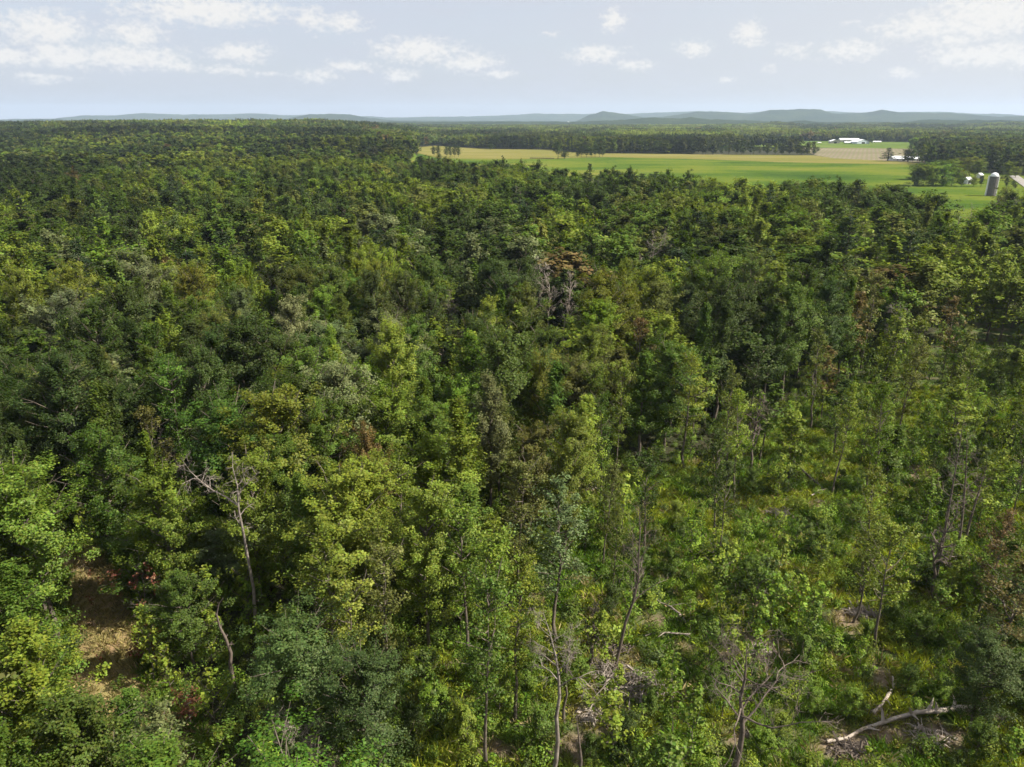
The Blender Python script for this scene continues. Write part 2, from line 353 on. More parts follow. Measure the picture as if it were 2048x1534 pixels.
def field_mat(name, pts, s1, s2, stretch=(1, 1, 1), rows=None, rot=0, rowf=.55, rowc=(.13, .14, .06), rowr=24):
    m, nt = newmat(name); t = N(nt, 'ShaderNodeTexCoord'); mp = N(nt, 'ShaderNodeMapping'); L(nt, t.outputs['Object'], mp.inputs[0]); mp.inputs['Scale'].default_value = stretch; mp.inputs['Rotation'].default_value = (0, 0, rot)
    a = noise(nt, s1, 4, .55, vec=mp.outputs[0]); b_ = noise(nt, s2, 5, .7, vec=t.outputs['Object'])
    f = M(nt, 'MULTIPLY_ADD', b_, .4, M(nt, 'MULTIPLY', a, 1.15))
    f = M(nt, 'SUBTRACT', f, .27)
    c = ramp(nt, f, pts)
    if rows:
        wv_ = N(nt, 'ShaderNodeTexWave', wave_type='BANDS', bands_direction='X'); wv_.inputs['Scale'].default_value = rows; wv_.inputs['Distortion'].default_value = 1.2; wv_.inputs['Detail'].default_value = 2; wv_.inputs['Detail Scale'].default_value = .3
        mp2 = N(nt, 'ShaderNodeMapping'); L(nt, t.outputs['Object'], mp2.inputs[0]); mp2.inputs['Rotation'].default_value = (0, 0, R_(rowr)); L(nt, mp2.outputs[0], wv_.inputs[0])
        c = mixc(nt, M(nt, 'MULTIPLY', wv_.outputs['Fac'], rowf), c, rowc)
    d = N(nt, 'ShaderNodeBsdfDiffuse'); L(nt, c, d.inputs[0]); out(nt, d.outputs[0]); return m
FM_GREEN = field_mat('crop_green_cloud_shade', [(.30, (.030, .062, .012)), (.43, (.060, .100, .014)), (.56, (.105, .132, .018)), (.72, (.150, .145, .032))], .009, .22, (.7, 1.25, 1), rows=.09, rowf=.15, rowc=(.05, .085, .015), rowr=62)  # uneven crop greens; the darker patches also stand in for cloud shadows
FM_HAY = field_mat('hay_stubble', [(.3, (.115, .125, .026)), (.5, (.165, .150, .042)), (.75, (.21, .18, .07))], .012, .15, (.6, 2.2, 1), rows=.06, rowf=.3, rowc=(.12, .11, .035), rowr=75)
FM_TILL = field_mat('tilled_soil', [(.3, (.15, .125, .085)), (.7, (.215, .175, .125))], .01, .1, rows=.055)
FM_FARM = field_mat('farm_grass', [(.3, (.06, .10, .02)), (.7, (.12, .155, .035))], .01, .1)
drape('crop_field', field_poly, FM_GREEN, .10, 3.0, 3)
drape('hay_field', hay_poly, FM_HAY, .22, 4.0, 6)
drape('tilled_field', tilled_poly, FM_TILL, .3, 5.0)
drape('farm_pasture', farm_poly, FM_FARM, .4, 6.0, 6)
def ribbon(name, pts, wid, lift, mat):
    P = np.array(pts); T = np.gradient(P, axis=0); T /= np.linalg.norm(T, axis=1)[:, None]; Nn = np.stack([-T[:, 1], T[:, 0]], 1)
    A = P+Nn*wid/2; B = P-Nn*wid/2; V = np.vstack([np.c_[A, h(A[:, 0], A[:, 1])+lift], np.c_[B, h(B[:, 0], B[:, 1])+lift]]); n = len(P)
    F = [[i, i+1, n+i+1, n+i] for i in range(n-1)]
    o = link(name, mesh_np(name, V, F, [mat])); o['kind'] = 'structure'
ribbon('road', ROAD, 7.5, .5, simple('gravelly_asphalt', (.20, .18, .16), (.28, .26, .235), .8))

# ------------------------------------------------------------------ distant canopy as one mass (beyond the separate crowns)
azs2 = np.arange(-52, 52.01, .075); rs2 = np.geomspace(3900, 16000, 230)
def canopy(x, y):
    r = np.hypot(x, y)
    return h(x, y)+12+(fbm(x/28, y/28, 21, 2)-.5)*7*np.clip(1.6-r/9000, .5, 1)+(fbm(x/150, y/90, 22, 3)-.5)*9-14*sm((4000-r)/100)+(fbm(x/330, y/330, 63, 4)-.5)*34*sm((r-6500)/1500)
V, F = polar(rs2, azs2, canopy)
dm, nt = newmat('far_canopy'); t = N(nt, 'ShaderNodeTexCoord')
a = noise(nt, .0035, 4, .6, vec=t.outputs['Object']); b_ = noise(nt, .035, 5, .75, vec=t.outputs['Object'])
f = M(nt, 'ADD', M(nt, 'MULTIPLY', a, .6), M(nt, 'MULTIPLY', b_, .5))
c = ramp(nt, f, [(.38, (.010, .020, .009)), (.52, (.020, .034, .012)), (.62, (.032, .048, .016)), (.74, (.07, .075, .03))])
d = N(nt, 'ShaderNodeBsdfDiffuse'); L(nt, c, d.inputs[0])
bp = N(nt, 'ShaderNodeBump'); bp.inputs['Strength'].default_value = 1; bp.inputs['Distance'].default_value = 12; L(nt, b_, bp.inputs['Height']); L(nt, bp.outputs[0], d.inputs['Normal']); out(nt, d.outputs[0])
tag(link('wooded_hills', mesh_np('wooded_hills', V, F, [dm], smooth=False)), kind='structure')

# ------------------------------------------------------------------ tree generator
def leaves(rng, C, AX, rad, elong, per, size, center, up=.55, out_w=.85, rnd=.42, aspect=.42):
    """C clump centres, AX clump axes -> rhombic leaf quads"""
    n = len(C); k = n*per; ci = np.repeat(np.arange(n), per)
    g = rng.normal(size=(k, 3)); g /= np.linalg.norm(g, axis=1)[:, None]; g *= rng.random((k, 1))**.45
    rr = (rad if np.isscalar(rad) else rad[ci, None])
    ax = AX[ci]; along = (g*ax).sum(1)[:, None]
    p = C[ci] + (g*rr) + ax*along*rr*(elong-1)
    outv = p-center; outv[:, 2] *= .3; outv /= np.linalg.norm(outv, axis=1)[:, None]+1e-6
    nrm = outv*out_w + np.array([0, 0, up]) + rng.normal(size=(k, 3))*rnd; nrm /= np.linalg.norm(nrm, axis=1)[:, None]
    d = rng.normal(size=(k, 3)) + ax*.8; d -= (d*nrm).sum(1)[:, None]*nrm; d /= np.linalg.norm(d, axis=1)[:, None]+1e-6
    s = np.cross(nrm, d); sz = size*(.6+.8*rng.random((k, 1)))
    V = np.stack([p-d*sz*.5, p+s*sz*aspect, p+d*sz*.5-nrm*sz*.12, p-s*sz*aspect], 1).reshape(-1, 3)
    F = np.arange(k*4).reshape(-1, 4)
    cv = rng.random(n)
    var = np.clip(.5*cv[ci]+.5*rng.random(k), 0, 1)
    return V, F, var
def profile(kind, u):
    if kind == 'oval': return np.sin(np.pi*np.clip(u*.80+.16, 0, 1))**.65
    if kind == 'round': return np.sqrt(np.clip(1-(2*u*.92-.95)**2, .05, 1))
    if kind == 'cone': return np.clip(1.05-u, .08, 1)**.8
    if kind == 'vase': return np.clip(.35+.9*u, 0, 1)*np.sqrt(np.clip(1.06-u**3, .05, 1))
    if kind == 'column': return .55+.45*np.sin(np.pi*np.clip(u, 0, 1))
def gen_tree(seed, H, Rc, base, nbr, cpm, per, size, prof='oval', rad=.7, elong=1.5, trunk_r=None, sides=7, el0=12, el1=62, gaps=.12, aspect=.42, rnd=.42, branch_vis=True, flat=1.0, lean=.03):
    rng = np.random.default_rng(seed); T = MB()
    n = 9; zz = np.linspace(0, H*.97, n); wob = np.cumsum(rng.normal(size=(n, 2))*H*.006, 0)+np.outer(np.linspace(0, 1, n), rng.normal(size=2)*H*lean); wob[0] = 0
    TP = np.c_[wob, zz]; TP[0, 2] = -.6; tr = trunk_r or H*.0105
    T.tube(TP, tr*np.clip(1-np.linspace(0, 1, n)**1.1, .08, 1)*np.where(np.arange(n) == 0, 1.3, 1), sides, .5)
    C, AX, RD = [], [], []
    for i in range(nbr):
        u = ((i+rng.random())/nbr)**.95; zt = H*(base+(1-base)*u*.96)
        if rng.random() < gaps: continue
        o = np.array([np.interp(zt, zz, TP[:, 0]), np.interp(zt, zz, TP[:, 1]), zt])
        az = i*2.39996+rng.normal()*.45; Lb = Rc*float(profile(prof, u))*(.62+.55*rng.random()); el = R_(el0+(el1-el0)*u+rng.normal()*9)
        d = np.array([math.cos(az)*math.cos(el), math.sin(az)*math.cos(el), math.sin(el)])
        s = np.linspace(0, 1, 5)[:, None]; P = o+d*Lb*s+np.array([0, 0, 1])*Lb*.16*flat*s**2+np.cumsum(rng.normal(size=(5, 3))*Lb*.03, 0)*(s > 0)
        T.tube(P, np.linspace(max(.03, .022*Lb), .012, 5), 4, .4)
        k = max(2, int(Lb*cpm))
        for j in range(k):
            q = .30+.75*(j+rng.random()*.8)/k; off = rng.normal(size=3)*np.array([1, 1, .6])*.20*Lb*q
            c_ = o+(P[-1]-o)*q+off; C.append(c_); a_ = d*.7+np.array([0, 0, .35])+off/(Lb+.1)*1.2+rng.normal(size=3)*.25; AX.append(a_/np.linalg.norm(a_)); RD.append(rad*(.65+.6*rng.random())*(1-.25*u))
            if branch_vis and j % 3 == 0: T.tube(np.array([o+(P[-1]-o)*q*.75, c_]), [.018, .006], 3, .4)
    for j in range(5):
        C.append(TP[-1]+np.array([*rng.normal(size=2)*.35, -.3*j])); AX.append(np.array([0, 0, 1.])); RD.append(rad*.6)
    C = np.array(C); AX = np.array(AX); RD = np.array(RD)
    V, F, var = leaves(rng, C, AX, RD, elong, per, size, np.array([0, 0, H*(base+.35*(1-base))]), aspect=aspect, rnd=rnd)
    return (V, F, var), T
def gen_pine(seed, H, Rc, per, size, base=.2):
    rng = np.random.default_rng(seed); T = MB(); T.tube([(0, 0, -.6), (0, 0, H*.5), (.1, 0, H)], [H*.013, H*.009, .03], 7)
    C, AX, RD = [], [], []; nz_ = int(H*(1-base)/.95)
    for i in range(nz_):
        u = i/nz_; z = H*(base+(1-base)*u); nb = 5
        for b in range(nb):
            if rng.random() < .12: continue
            az = b*2*math.pi/nb+i*.7+rng.normal()*.2; Lb = Rc*(1.02-u)**.75*(.65+.5*rng.random()); d = np.array([math.cos(az), math.sin(az), .12+.45*u])
            T.tube([np.array([0, 0, z]), np.array([0, 0, z])+d*Lb], [.05, .012], 3)
            k = max(2, int(Lb*1.6))
            for j in range(k):
                q = .3+.72*(j+.5)/k; C.append(np.array([0, 0, z])+d*Lb*q+rng.normal(size=3)*np.array([.3, .3, .12])); AX.append(d/np.linalg.norm(d)); RD.append(.42)
    V, F, var = leaves(rng, np.array(C), np.array(AX), np.array(RD), 1.6, per, size, np.array([0, 0, H*.4]), aspect=.14, rnd=.8)
    return (V, F, var), T
def gen_bare(seed, H, spread=.32, levels=4, thick=1., trunk_r=None, first=.35, nb=9, path=None, el=(25, 70), fine=3, wob=.02):
    """leafless tree: trunk and recursive branches"""
    rng = np.random.default_rng(seed); T = MB(); tr = trunk_r or H*.011; B = MB()
    if path is None:
        n = 9; s = np.linspace(0, 1, n); P = np.c_[np.cumsum(rng.normal(size=(n, 2))*H*wob, 0), s*H]; P[0] = (0, 0, -.5)
    else: P = np.array(path, float); n = len(P)
    ss = np.linspace(0, 1, n); rad = tr*(1-.93*ss**1.2)
    T.tube(P, rad, 8, .5)
    def br(o, d, Lb, r, lv):
        m = 5; Q = [o]; dd = d.copy()
        for k in range(m-1):
            dd = dd+rng.normal(size=3)*.22+np.array([0, 0, .05]); dd /= np.linalg.norm(dd); Q.append(Q[-1]+dd*Lb/(m-1))
        Q = np.array(Q); B.tube(Q, np.linspace(r, max(.006, r*.3), m)*thick, 5 if lv < 2 else 3, .5)
        if lv >= levels: return
        for k in range(fine+int(rng.integers(0, 2))):
            t_ = .25+.72*rng.random(); i_ = t_*(m-1); a_ = int(i_); q = Q[a_]+(Q[min(a_+1, m-1)]-Q[a_])*(i_-a_)
            sd_ = np.cross(dd, rng.normal(size=3)); sd_ /= np.linalg.norm(sd_)+1e-6; nd = dd*.75+sd_*.8; nd /= np.linalg.norm(nd)
            br(q, nd, Lb*(.35+.35*rng.random()), max(.007, r*.5), lv+1)
    for i in range(nb):
        u = first+(1-first)*(i+.4*rng.random())/nb*.98; i_ = u*(n-1); a_ = int(i_); o = P[a_]+(P[min(a_+1, n-1)]-P[a_])*(i_-a_)
        az = i*2.4+rng.normal()*.5; e_ = R_(el[0]+(el[1]-el[0])*rng.random()); d = np.array([math.cos(az)*math.cos(e_), math.sin(az)*math.cos(e_), math.sin(e_)])
        br(o, d, H*spread*(1.15-.75*u)*(.6+.6*rng.random()), max(.012, tr*(1-u)*.55+.01), 1)
    return T, B
class Proto: pass
def protos_near():
    P = {}
    P['broad'] = [gen_tree(100+i, 18, 3.7+.3*(i % 3), .26, 70, 1.3, 112, .165, ['oval', 'round', 'oval', 'vase', 'cone', 'round'][i], rad=.66, elong=1.7, el0=16, gaps=.12) for i in range(6)]
    P['oak'] = [gen_tree(140+i, 17, 4.6, .22, 68, 1.15, 120, .165, 'round', rad=.85, elong=1.2, el0=5, el1=60, gaps=.1) for i in range(3)]
    P['plume'] = [gen_tree(160+i, 18, 3.0, .22, 62, 1.4, 96, .168, 'cone' if i < 2 else 'oval', rad=.55, elong=2.3, el0=30, el1=72, gaps=.12) for i in range(3)]
    P['airy'] = [gen_tree(180+i, 16, 2.3+.25*(i % 3), .34, 38, 1.25, 52, .16, ['column', 'oval', 'vase', 'column', 'oval'][i], rad=.55, elong=1.3, el0=18, el1=58, gaps=.25, trunk_r=.13, rnd=.8) for i in range(5)]
    P['bush'] = [gen_tree(200+i, 5.5, 2.5, .04, 34, 1.7, 70, .15, 'round', rad=.55, elong=1.3, el0=8, el1=60, gaps=.06, trunk_r=.06) for i in range(3)]
    P['pine'] = [gen_pine(220+i, 20, 3.6, 42, .34) for i in range(2)]
    return P
PN = protos_near(); NEARM = {}
for k, L_ in PN.items():
    NEARM[k] = [(mesh_np('crown_'+k, V, F, [M_LEAF], {'var': var}), T.mesh('trunk_'+k, [M_BARK], True)) for (V, F, var), T in L_]
del PN

# ------------------------------------------------------------------ instancing by geometry nodes (only for stuff)
LIB = {}
def lib_collection(name, meshes):
    c = bpy.data.collections.new(name)
    for i, me in enumerate(meshes):
        o = bpy.data.objects.new('%s_%03d' % (name, i), me); c.objects.link(o)
    return c
def scatter(name, pts, rot, scl, idx, tint, coll, mats):
    n = len(pts)
    me = bpy.data.meshes.new(name); me.vertices.add(n); me.vertices.foreach_set('co', np.asarray(pts, np.float32).ravel())
    for k2, v, ty in (('rot', rot, 'FLOAT_VECTOR'), ('scl', scl, 'FLOAT_VECTOR'), ('tint', tint, 'FLOAT_VECTOR'), ('idx', idx, 'INT')):
        a = me.attributes.new(k2, ty, 'POINT')
        a.data.foreach_set('value' if ty == 'INT' else 'vector', np.asarray(v, np.int32 if ty == 'INT' else np.float32).ravel())
    for m in mats: me.materials.append(m)
    o = link(name, me); g = bpy.data.node_groups.new(name+'_scatter', 'GeometryNodeTree')
    g.interface.new_socket('Geometry', in_out='INPUT', socket_type='NodeSocketGeometry'); g.interface.new_socket('Geometry', in_out='OUTPUT', socket_type='NodeSocketGeometry')
    gi = g.nodes.new('NodeGroupInput'); go = g.nodes.new('NodeGroupOutput'); ip = g.nodes.new('GeometryNodeInstanceOnPoints')
    ci = g.nodes.new('GeometryNodeCollectionInfo'); ci.inputs['Collection'].default_value = coll; ci.inputs['Separate Children'].default_value = True; ci.inputs['Reset Children'].default_value = True
    def at(nm, dt): a = g.nodes.new('GeometryNodeInputNamedAttribute'); a.data_type = dt; a.inputs['Name'].default_value = nm; return a.outputs['Attribute']
    g.links.new(gi.outputs[0], ip.inputs['Points']); g.links.new(ci.outputs[0], ip.inputs['Instance']); ip.inputs['Pick Instance'].default_value = True
    g.links.new(at('idx', 'INT'), ip.inputs['Instance Index']); g.links.new(at('scl', 'FLOAT_VECTOR'), ip.inputs['Scale'])
    er = g.nodes.new('FunctionNodeEulerToRotation'); g.links.new(at('rot', 'FLOAT_VECTOR'), er.inputs[0]); g.links.new(er.outputs[0], ip.inputs['Rotation'])
    g.links.new(ip.outputs[0], go.inputs[0])
    md = o.modifiers.new('scatter', 'NODES'); md.node_group = g; o['kind'] = 'stuff'; return o
def combo(name, leafdata, T):
    V, F, var = leafdata
    if 'far' in name: var = var*.45+.28
    TV, TF, TA = np.vstack(T.V), np.vstack(T.F), np.concatenate(T.A)
    return mesh_np(name, np.vstack([V, TV]), np.vstack([F, TF+len(V)]), [M_LEAFI, M_BARK], {'var': np.concatenate([var, TA])}, mi=np.r_[np.zeros(len(F)), np.ones(len(TF))])
MID = []; MIDK = {}
def addmid(k, *a, **kw):
    g = gen_pine(*a, **kw) if k == 'pine' else gen_tree(*a, **kw)
    MIDK.setdefault(k, []).append(len(MID)); MID.append(combo('mid_'+k, *g))
for i in range(5): addmid('broad', 300+i, 18, 3.8, .2, 58, 1.0, 34, .37, ['oval', 'round', 'oval', 'round', 'vase'][i], rad=.78, elong=1.5, el0=15, el1=66, sides=4, branch_vis=False)
for i in range(3): addmid('oak', 320+i, 17, 4.7, .22, 54, .95, 34, .38, 'round', rad=.95, elong=1.2, el0=5, sides=4, branch_vis=False)
for i in range(3): addmid('plume', 340+i, 18, 3.1, .18, 54, 1.15, 34, .36, 'cone' if i < 1 else 'oval', rad=.65, elong=2.0, el0=30, el1=72, sides=4, branch_vis=False)
for i in range(4): addmid('airy', 360+i, 16, 2.5, .34, 34, 1.1, 22, .32, 'column', rad=.6, elong=1.3, gaps=.25, sides=4, branch_vis=False, trunk_r=.13)
for i in range(2): addmid('pine', 380+i, 20, 3.4, 12, .62)
for i in range(4): addmid('far', 400+i, 17, 4.6, .2, 26, .55, 14, 1.15, 'round', rad=1.25, elong=1.1, sides=4, branch_vis=False, gaps=.05)
for i in range(2): addmid('farpine', 410+i, 18, 2.9, .15, 24, .7, 12, .95, 'cone', rad=.8, elong=1.1, sides=4, branch_vis=False, gaps=.05)
for i in range(2):
    T, B = gen_bare(430+i, 16, levels=3, fine=3, nb=10); T.V += []; T2 = MB(); T2.V = T.V+[v for v in B.V]; 
    n0 = T.n; T2.F = T.F+[f+n0 for f in B.F]; T2.A = T.A+B.A
    MIDK.setdefault('bare', []).append(len(MID)); MID.append(mesh_np('mid_bare', np.vstack(T2.V), np.vstack(T2.F), [M_DEADB, M_DEADB], {'var': np.concatenate(T2.A)}))
def clump_mesh(seed):
    rng = np.random.default_rng(seed); VV, FF, AA, n0 = [], [], [], 0
    for i in range(7):
        cx, cy2 = rng.normal(size=2)*5.5; H = 14+5*rng.random()
        C = rng.normal(size=(26, 3))*np.array([1.9, 1.9, 2.4])+np.array([cx, cy2, H-5]); C[:, 2] = np.minimum(C[:, 2], H)
        V, F, var = leaves(rng, C, np.tile([0, 0, 1.], (len(C), 1)), 1.6, 1.2, 10, 1.9, np.array([cx, cy2, H-8]))
        VV.append(V); FF.append(F+n0); AA.append(np.clip(var*.35+.5*rng.random()+.1, 0, 1)); n0 += len(V)
    return mesh_np('clump', np.vstack(VV), np.vstack(FF), [M_LEAFI], {'var': np.concatenate(AA)})
for i in range(5): MIDK.setdefault('clump', []).append(len(MID)); MID.append(clump_mesh(440+i))
TREECOL = lib_collection('tree_library', MID)

# ------------------------------------------------------------------ colours of foliage
TINT = {'dark': (.031, .050, .010), 'mid': (.053, .086, .012), 'bright': (.075, .120, .013), 'yellowish': (.105, .138, .016), 'olive': (.075, .087, .019), 'silver': (.095, .113, .045),
        'bluish': (.044, .064, .017), 'rust': (.098, .074, .026), 'gold': (.112, .122, .018), 'red': (.078, .048, .022), 'lime': (.105, .160, .018), 'pine': (.022, .038, .016)}
WORD = {'dark': 'dark green', 'mid': 'mid green', 'bright': 'bright green', 'yellowish': 'yellow-green', 'olive': 'olive green', 'silver': 'silvery green', 'bluish': 'bluish green', 'rust': 'rust-tinged', 'gold': 'golden green', 'red': 'red-brown', 'lime': 'lime green', 'pine': 'blackish green'}
KEYS = list(TINT)
rg = np.random.default_rng(7)
def pick_tint(x, y, rng, sparse=False):
    r = math.hypot(x, y)
    n = float(fbm(x/(16+r*.04), y/(16+r*.04), 55, 2)) + rng.normal()*.13 + (.06 if x > 0 else 0) + (.05 if sparse else 0)
    q = rng.random()
    if q < (.075 if sparse else .022): return ['rust', 'gold', 'silver'][int(rng.integers(0, 3))]
    if q < .10: return 'silver' if (x < 0 and r < 250) else 'olive'
    if n < .38: return 'dark'
    if n < .46: return 'bluish' if rng.random() < .4 else 'mid'
    if n < .55: return 'mid'
    if n < .66: return 'bright' if rng.random() < .6 else 'olive'
    return 'yellowish'
# ------------------------------------------------------------------ notable crowns read from the photograph: crown centre px, kind, tint, height, width factor
NOTE = [(60,1050,'broad','bright',17,1.35),(40,1235,'broad','mid',15,1.1),(70,1370,'plume','yellowish',15,1.35),(250,1440,'broad','mid',10,1.1),(150,1500,'broad','mid',13,1.2),(370,1200,'broad','mid',10,1.),(400,1300,'broad','mid',8,.9),
 (215,590,'broad','mid',18,1.),(250,480,'plume','yellowish',18,1.),(90,530,'oak','dark',18,1.),(135,470,'plume','lime',18,.9),(350,510,'plume','yellowish',18,.9),(330,545,'broad','rust',18,1.1),(400,540,'plume','yellowish',18,.8),
 (610,560,'oak','dark',19,1.25),(560,600,'oak','dark',19,1.1),(480,630,'broad','mid',18,1.),(140,640,'broad','silver',17,1.1),(215,650,'broad','silver',17,1.1),(60,660,'broad','silver',17,1.1),(640,640,'broad','bright',18,1.2),(700,560,'plume','yellowish',18,1.1),
 (450,700,'broad','olive',18,1.25),(520,740,'oak','dark',18,1.2),(200,770,'broad','olive',17,1.2),(120,830,'broad','olive',17,1.2),(340,790,'broad','mid',17,1.2),(700,800,'broad','bright',18,1.25),(800,740,'plume','bright',18,1.1),(760,670,'plume','dark',17,.9),
 (880,690,'oak','dark',17,.9),(830,530,'broad','yellowish',18,1.2),(1090,790,'broad','gold',17,.95),(1150,870,'broad','yellowish',17,1.2),(1170,720,'broad','yellowish',17,1.1),(1100,690,'plume','dark',17,.9),(1240,620,'broad','silver',17,1.1),(1290,690,'airy','rust',16,1.2),
 (860,830,'plume','bright',17,1.1),(600,850,'broad','mid',18,1.2),(660,900,'broad','mid',17,1.1),(560,960,'broad','mid',16,1.1),(730,960,'broad','rust',17,.7),(740,1010,'broad','yellowish',16,1.2),(1130,930,'broad','yellowish',17,1.0),(1040,1000,'airy','olive',16,1.3),
 (1120,1070,'airy','silver',16,1.5),(930,1090,'airy','yellowish',16,1.3),(850,1080,'broad','yellowish',16,.9),(980,1140,'airy','yellowish',15,1.4),(650,1170,'airy','yellowish',15,1.3),(600,1330,'oak','bluish',12,1.05),(730,1400,'oak','bluish',11,.9),(440,1440,'broad','bright',11,.85),
 (1480,1060,'airy','gold',15,1.),(1430,1010,'airy','silver',15,1.2),(1985,990,'airy','red',13,1.2),(1985,1090,'airy','red',12,1.1),(2015,1190,'airy','rust',13,1.4),(1970,1330,'oak','bluish',9,.9),(1300,1490,'oak','dark',9,.75),(1780,1120,'airy','yellowish',14,1.2),
 (1690,400,'oak','dark',18,1.1),(1790,400,'oak','dark',20,1.35),(1835,405,'oak','dark',19,1.2),(1505,400,'pine','pine',20,1.1),(1440,390,'pine','pine',19,1.),(1905,450,'broad','lime',12,.9),(330,360,'broad','silver',17,1.1),(1990,540,'airy','silver',16,1.4),
 (420,480,'plume','gold',18,.8),(20,480,'broad','lime',18,1.),(930,600,'broad','yellowish',17,1.),(1370,620,'broad','bluish',17,1.1),(1430,560,'oak','dark',18,1.1),(1330,460,'broad','yellowish',18,1.2),(1560,1170,'airy','mid',14,1.5),(1600,1010,'airy','olive',14,1.3),(1750,1010,'airy','yellowish',14,1.2),(1380,780,'airy','yellowish',16,1.4),
 (700,1240,'airy','gold',14,1.2),(770,1170,'airy','olive',15,1.2),(1030,1230,'airy','yellowish',14,1.3),(500,1010,'broad','bright',16,1.1),(1720,640,'airy','rust',16,1.3),(1640,720,'airy','olive',16,1.3),(1600,480,'broad','mid',18,1.2),(320,1040,'broad','bright',15,1.1),(230,940,'broad','mid',16,1.2),(430,890,'broad','mid',16,1.)]
HT = {'broad': 18, 'oak': 17, 'plume': 18, 'airy': 16, 'bush': 5.5, 'pine': 20}
trees = []                       # x, y, kind, tint, height, width factor
for (px, py, k, tn, hh, wf) in NOTE:
    gx, gy = ground(px, py, hh*.72); trees.append((gx, gy, k, tn, hh, wf))
noted = np.array([(t[0], t[1]) for t in trees])
# ---- fill
EDX = [790,800,860,930,1010,1090,1150,1240,1330,1400,1470,1540,1580,1640,1720,1800,1868,1888,1905,1955,1972,1985,2000,2048,2300]
EDY = [0,314,318,325,329,336,342,343,350,356,364,371,370,369,376,383,394,420,462,468,440,405,394,386,384]
def too_high(x, y, H):
    px, py = topix(x, y, h(x, y)+H); return (py < np.interp(px, EDX, EDY)) & (np.hypot(x, y) < 640) & (px > 795)
def grid(x0, x1, y0, y1, s, rng, jit=.75):
    gx, gy = np.meshgrid(np.arange(x0, x1, s), np.arange(y0, y1, s*.87)); gx = gx+(np.arange(gx.shape[0]) % 2)[:, None]*s/2
    gx = gx+(rng.random(gx.shape)-.5)*s*jit; gy = gy+(rng.random(gx.shape)-.5)*s*jit; return gx.ravel(), gy.ravel()
def excluded(x, y):
    e = np.zeros(len(x), bool)
    for P in FIELDS: e |= inpoly(P, x, y)
    e |= seg_dist(ROAD, x, y) < 9
    return e
gx, gy = grid(-150, 160, 14, 165, 6.0, rg)
r = np.hypot(gx, gy); ok = (r > 22) & (r < 165) & (np.abs(gx) < gy*.85+45)
ok &= seg_dist(TRAIL, gx, gy) > 4.6
for P in OPEN_STRIPS: ok &= ~inpoly(P, gx, gy)
sp = inpoly(SPARSE, gx, gy); br_ = inpoly(BARE, gx, gy)
ok &= ~(sp & (rg.random(len(gx)) < .47)); ok &= ~(br_ & (rg.random(len(gx)) < .72))
dm_ = np.min(np.hypot(gx[:, None]-noted[:, 0], gy[:, None]-noted[:, 1]), 1); ok &= dm_ > 3.4
fill = []
for x_, y_, s_, b_ in zip(gx[ok], gy[ok], sp[ok], br_[ok]):
    q = rg.random()
    if s_:
        k = 'airy' if q < .90 else 'broad'; hh = (11+6.5*rg.random()) if not b_ else 6+7*rg.random(); wf = .75+.5*rg.random()
        if k == 'broad': hh = 8+4*rg.random(); wf = .6+.3*rg.random()
    else:
        k = 'broad' if q < .52 else 'oak' if q < .68 else 'plume' if q < .88 else 'airy'; hh = 12.5+8*rg.random(); wf = 1.0+.5*rg.random()
        rr = math.hypot(x_, y_)
        if min(float(seg_dist(TRAIL, np.array([x_-q2]), np.array([y_+q2*.15]))[0]) for q2 in (5., 9., 13.)) < 4.: hh *= .5
        if rr < 85: hh *= .78+.22*(rr-45)/40 if rr > 45 else .78
    fill.append((x_, y_, k, pick_tint(x_, y_, rg, s_), hh, wf))
trees += fill
# things of the photograph that stand free to view: no nearer crown may hide them (x0, y0, x1, y1 seen, y of their base)
CLEAR = [(455,900,525,1290,1285),(430,1195,485,1395,1395),(400,905,470,1010,1285),(175,1150,245,1350,1350),(170,1150,215,1250,1240),(1660,1435,1950,1500,1500),(1740,1360,1790,1430,1430),(1190,1345,1340,1430,1430),(1410,1290,1540,1534,1534),
         (1060,1220,1150,1534,1534),(1225,1030,1290,1320,1330),(1870,860,1930,1150,1150),(1085,525,1145,650,700),(890,600,930,650,700),(1580,940,1645,985,985),(1660,1215,1760,1260,1260),(1470,1285,1550,1315,1315),(1150,1380,1240,1534,1534),(1800,1380,1960,1530,1530),
         (530,1430,690,1534,1534),(250,1140,330,1240,1250),(1440,1050,1500,1100,1150),(1830,870,1990,960,960),(1400,1180,1640,1260,1260),(1550,1020,1600,1050,1050),(1880,405,1990,470,480),(1600,1330,1740,1420,1420),(1000,1400,1130,1500,1500)]
def hides(t, noted_=False):
    x, y, k, tn, hh, wf = t; R0 = {'broad': 3.5, 'oak': 4.4, 'plume': 2.8, 'airy': 2.0, 'bush': 2, 'pine': 3}[k]*wf*.8
    cx, cyp = topix(x, y, hh*.68); _, ty = topix(x, y, hh); _, byy = topix(x, y, hh*(.4 if k == 'airy' else .3)); d = math.sqrt(x*x+y*y+900); rp0 = R0*FPX/d; _, gyp = topix(x, y, 0.)
    if not noted_ and gyp > 1560 and 760 < cx < 2300 and ty < 1534: return True
    for q_, (x0, y0, x1, y1, by) in enumerate(CLEAR):
        rp = rp0*(1.0 if q_ < 3 else .55)*(.6 if noted_ else 1)
        if gyp > by+(6 if q_ >= 3 else -30) and cx+rp > x0 and cx-rp < x1 and ty < y1 and byy > y0: return True
    return False
trees = [t for i, t in enumerate(trees) if not hides(t, i < len(NOTE)) and not bool(too_high(np.array([t[0]]), np.array([t[1]]), t[4]*.97)[0])]
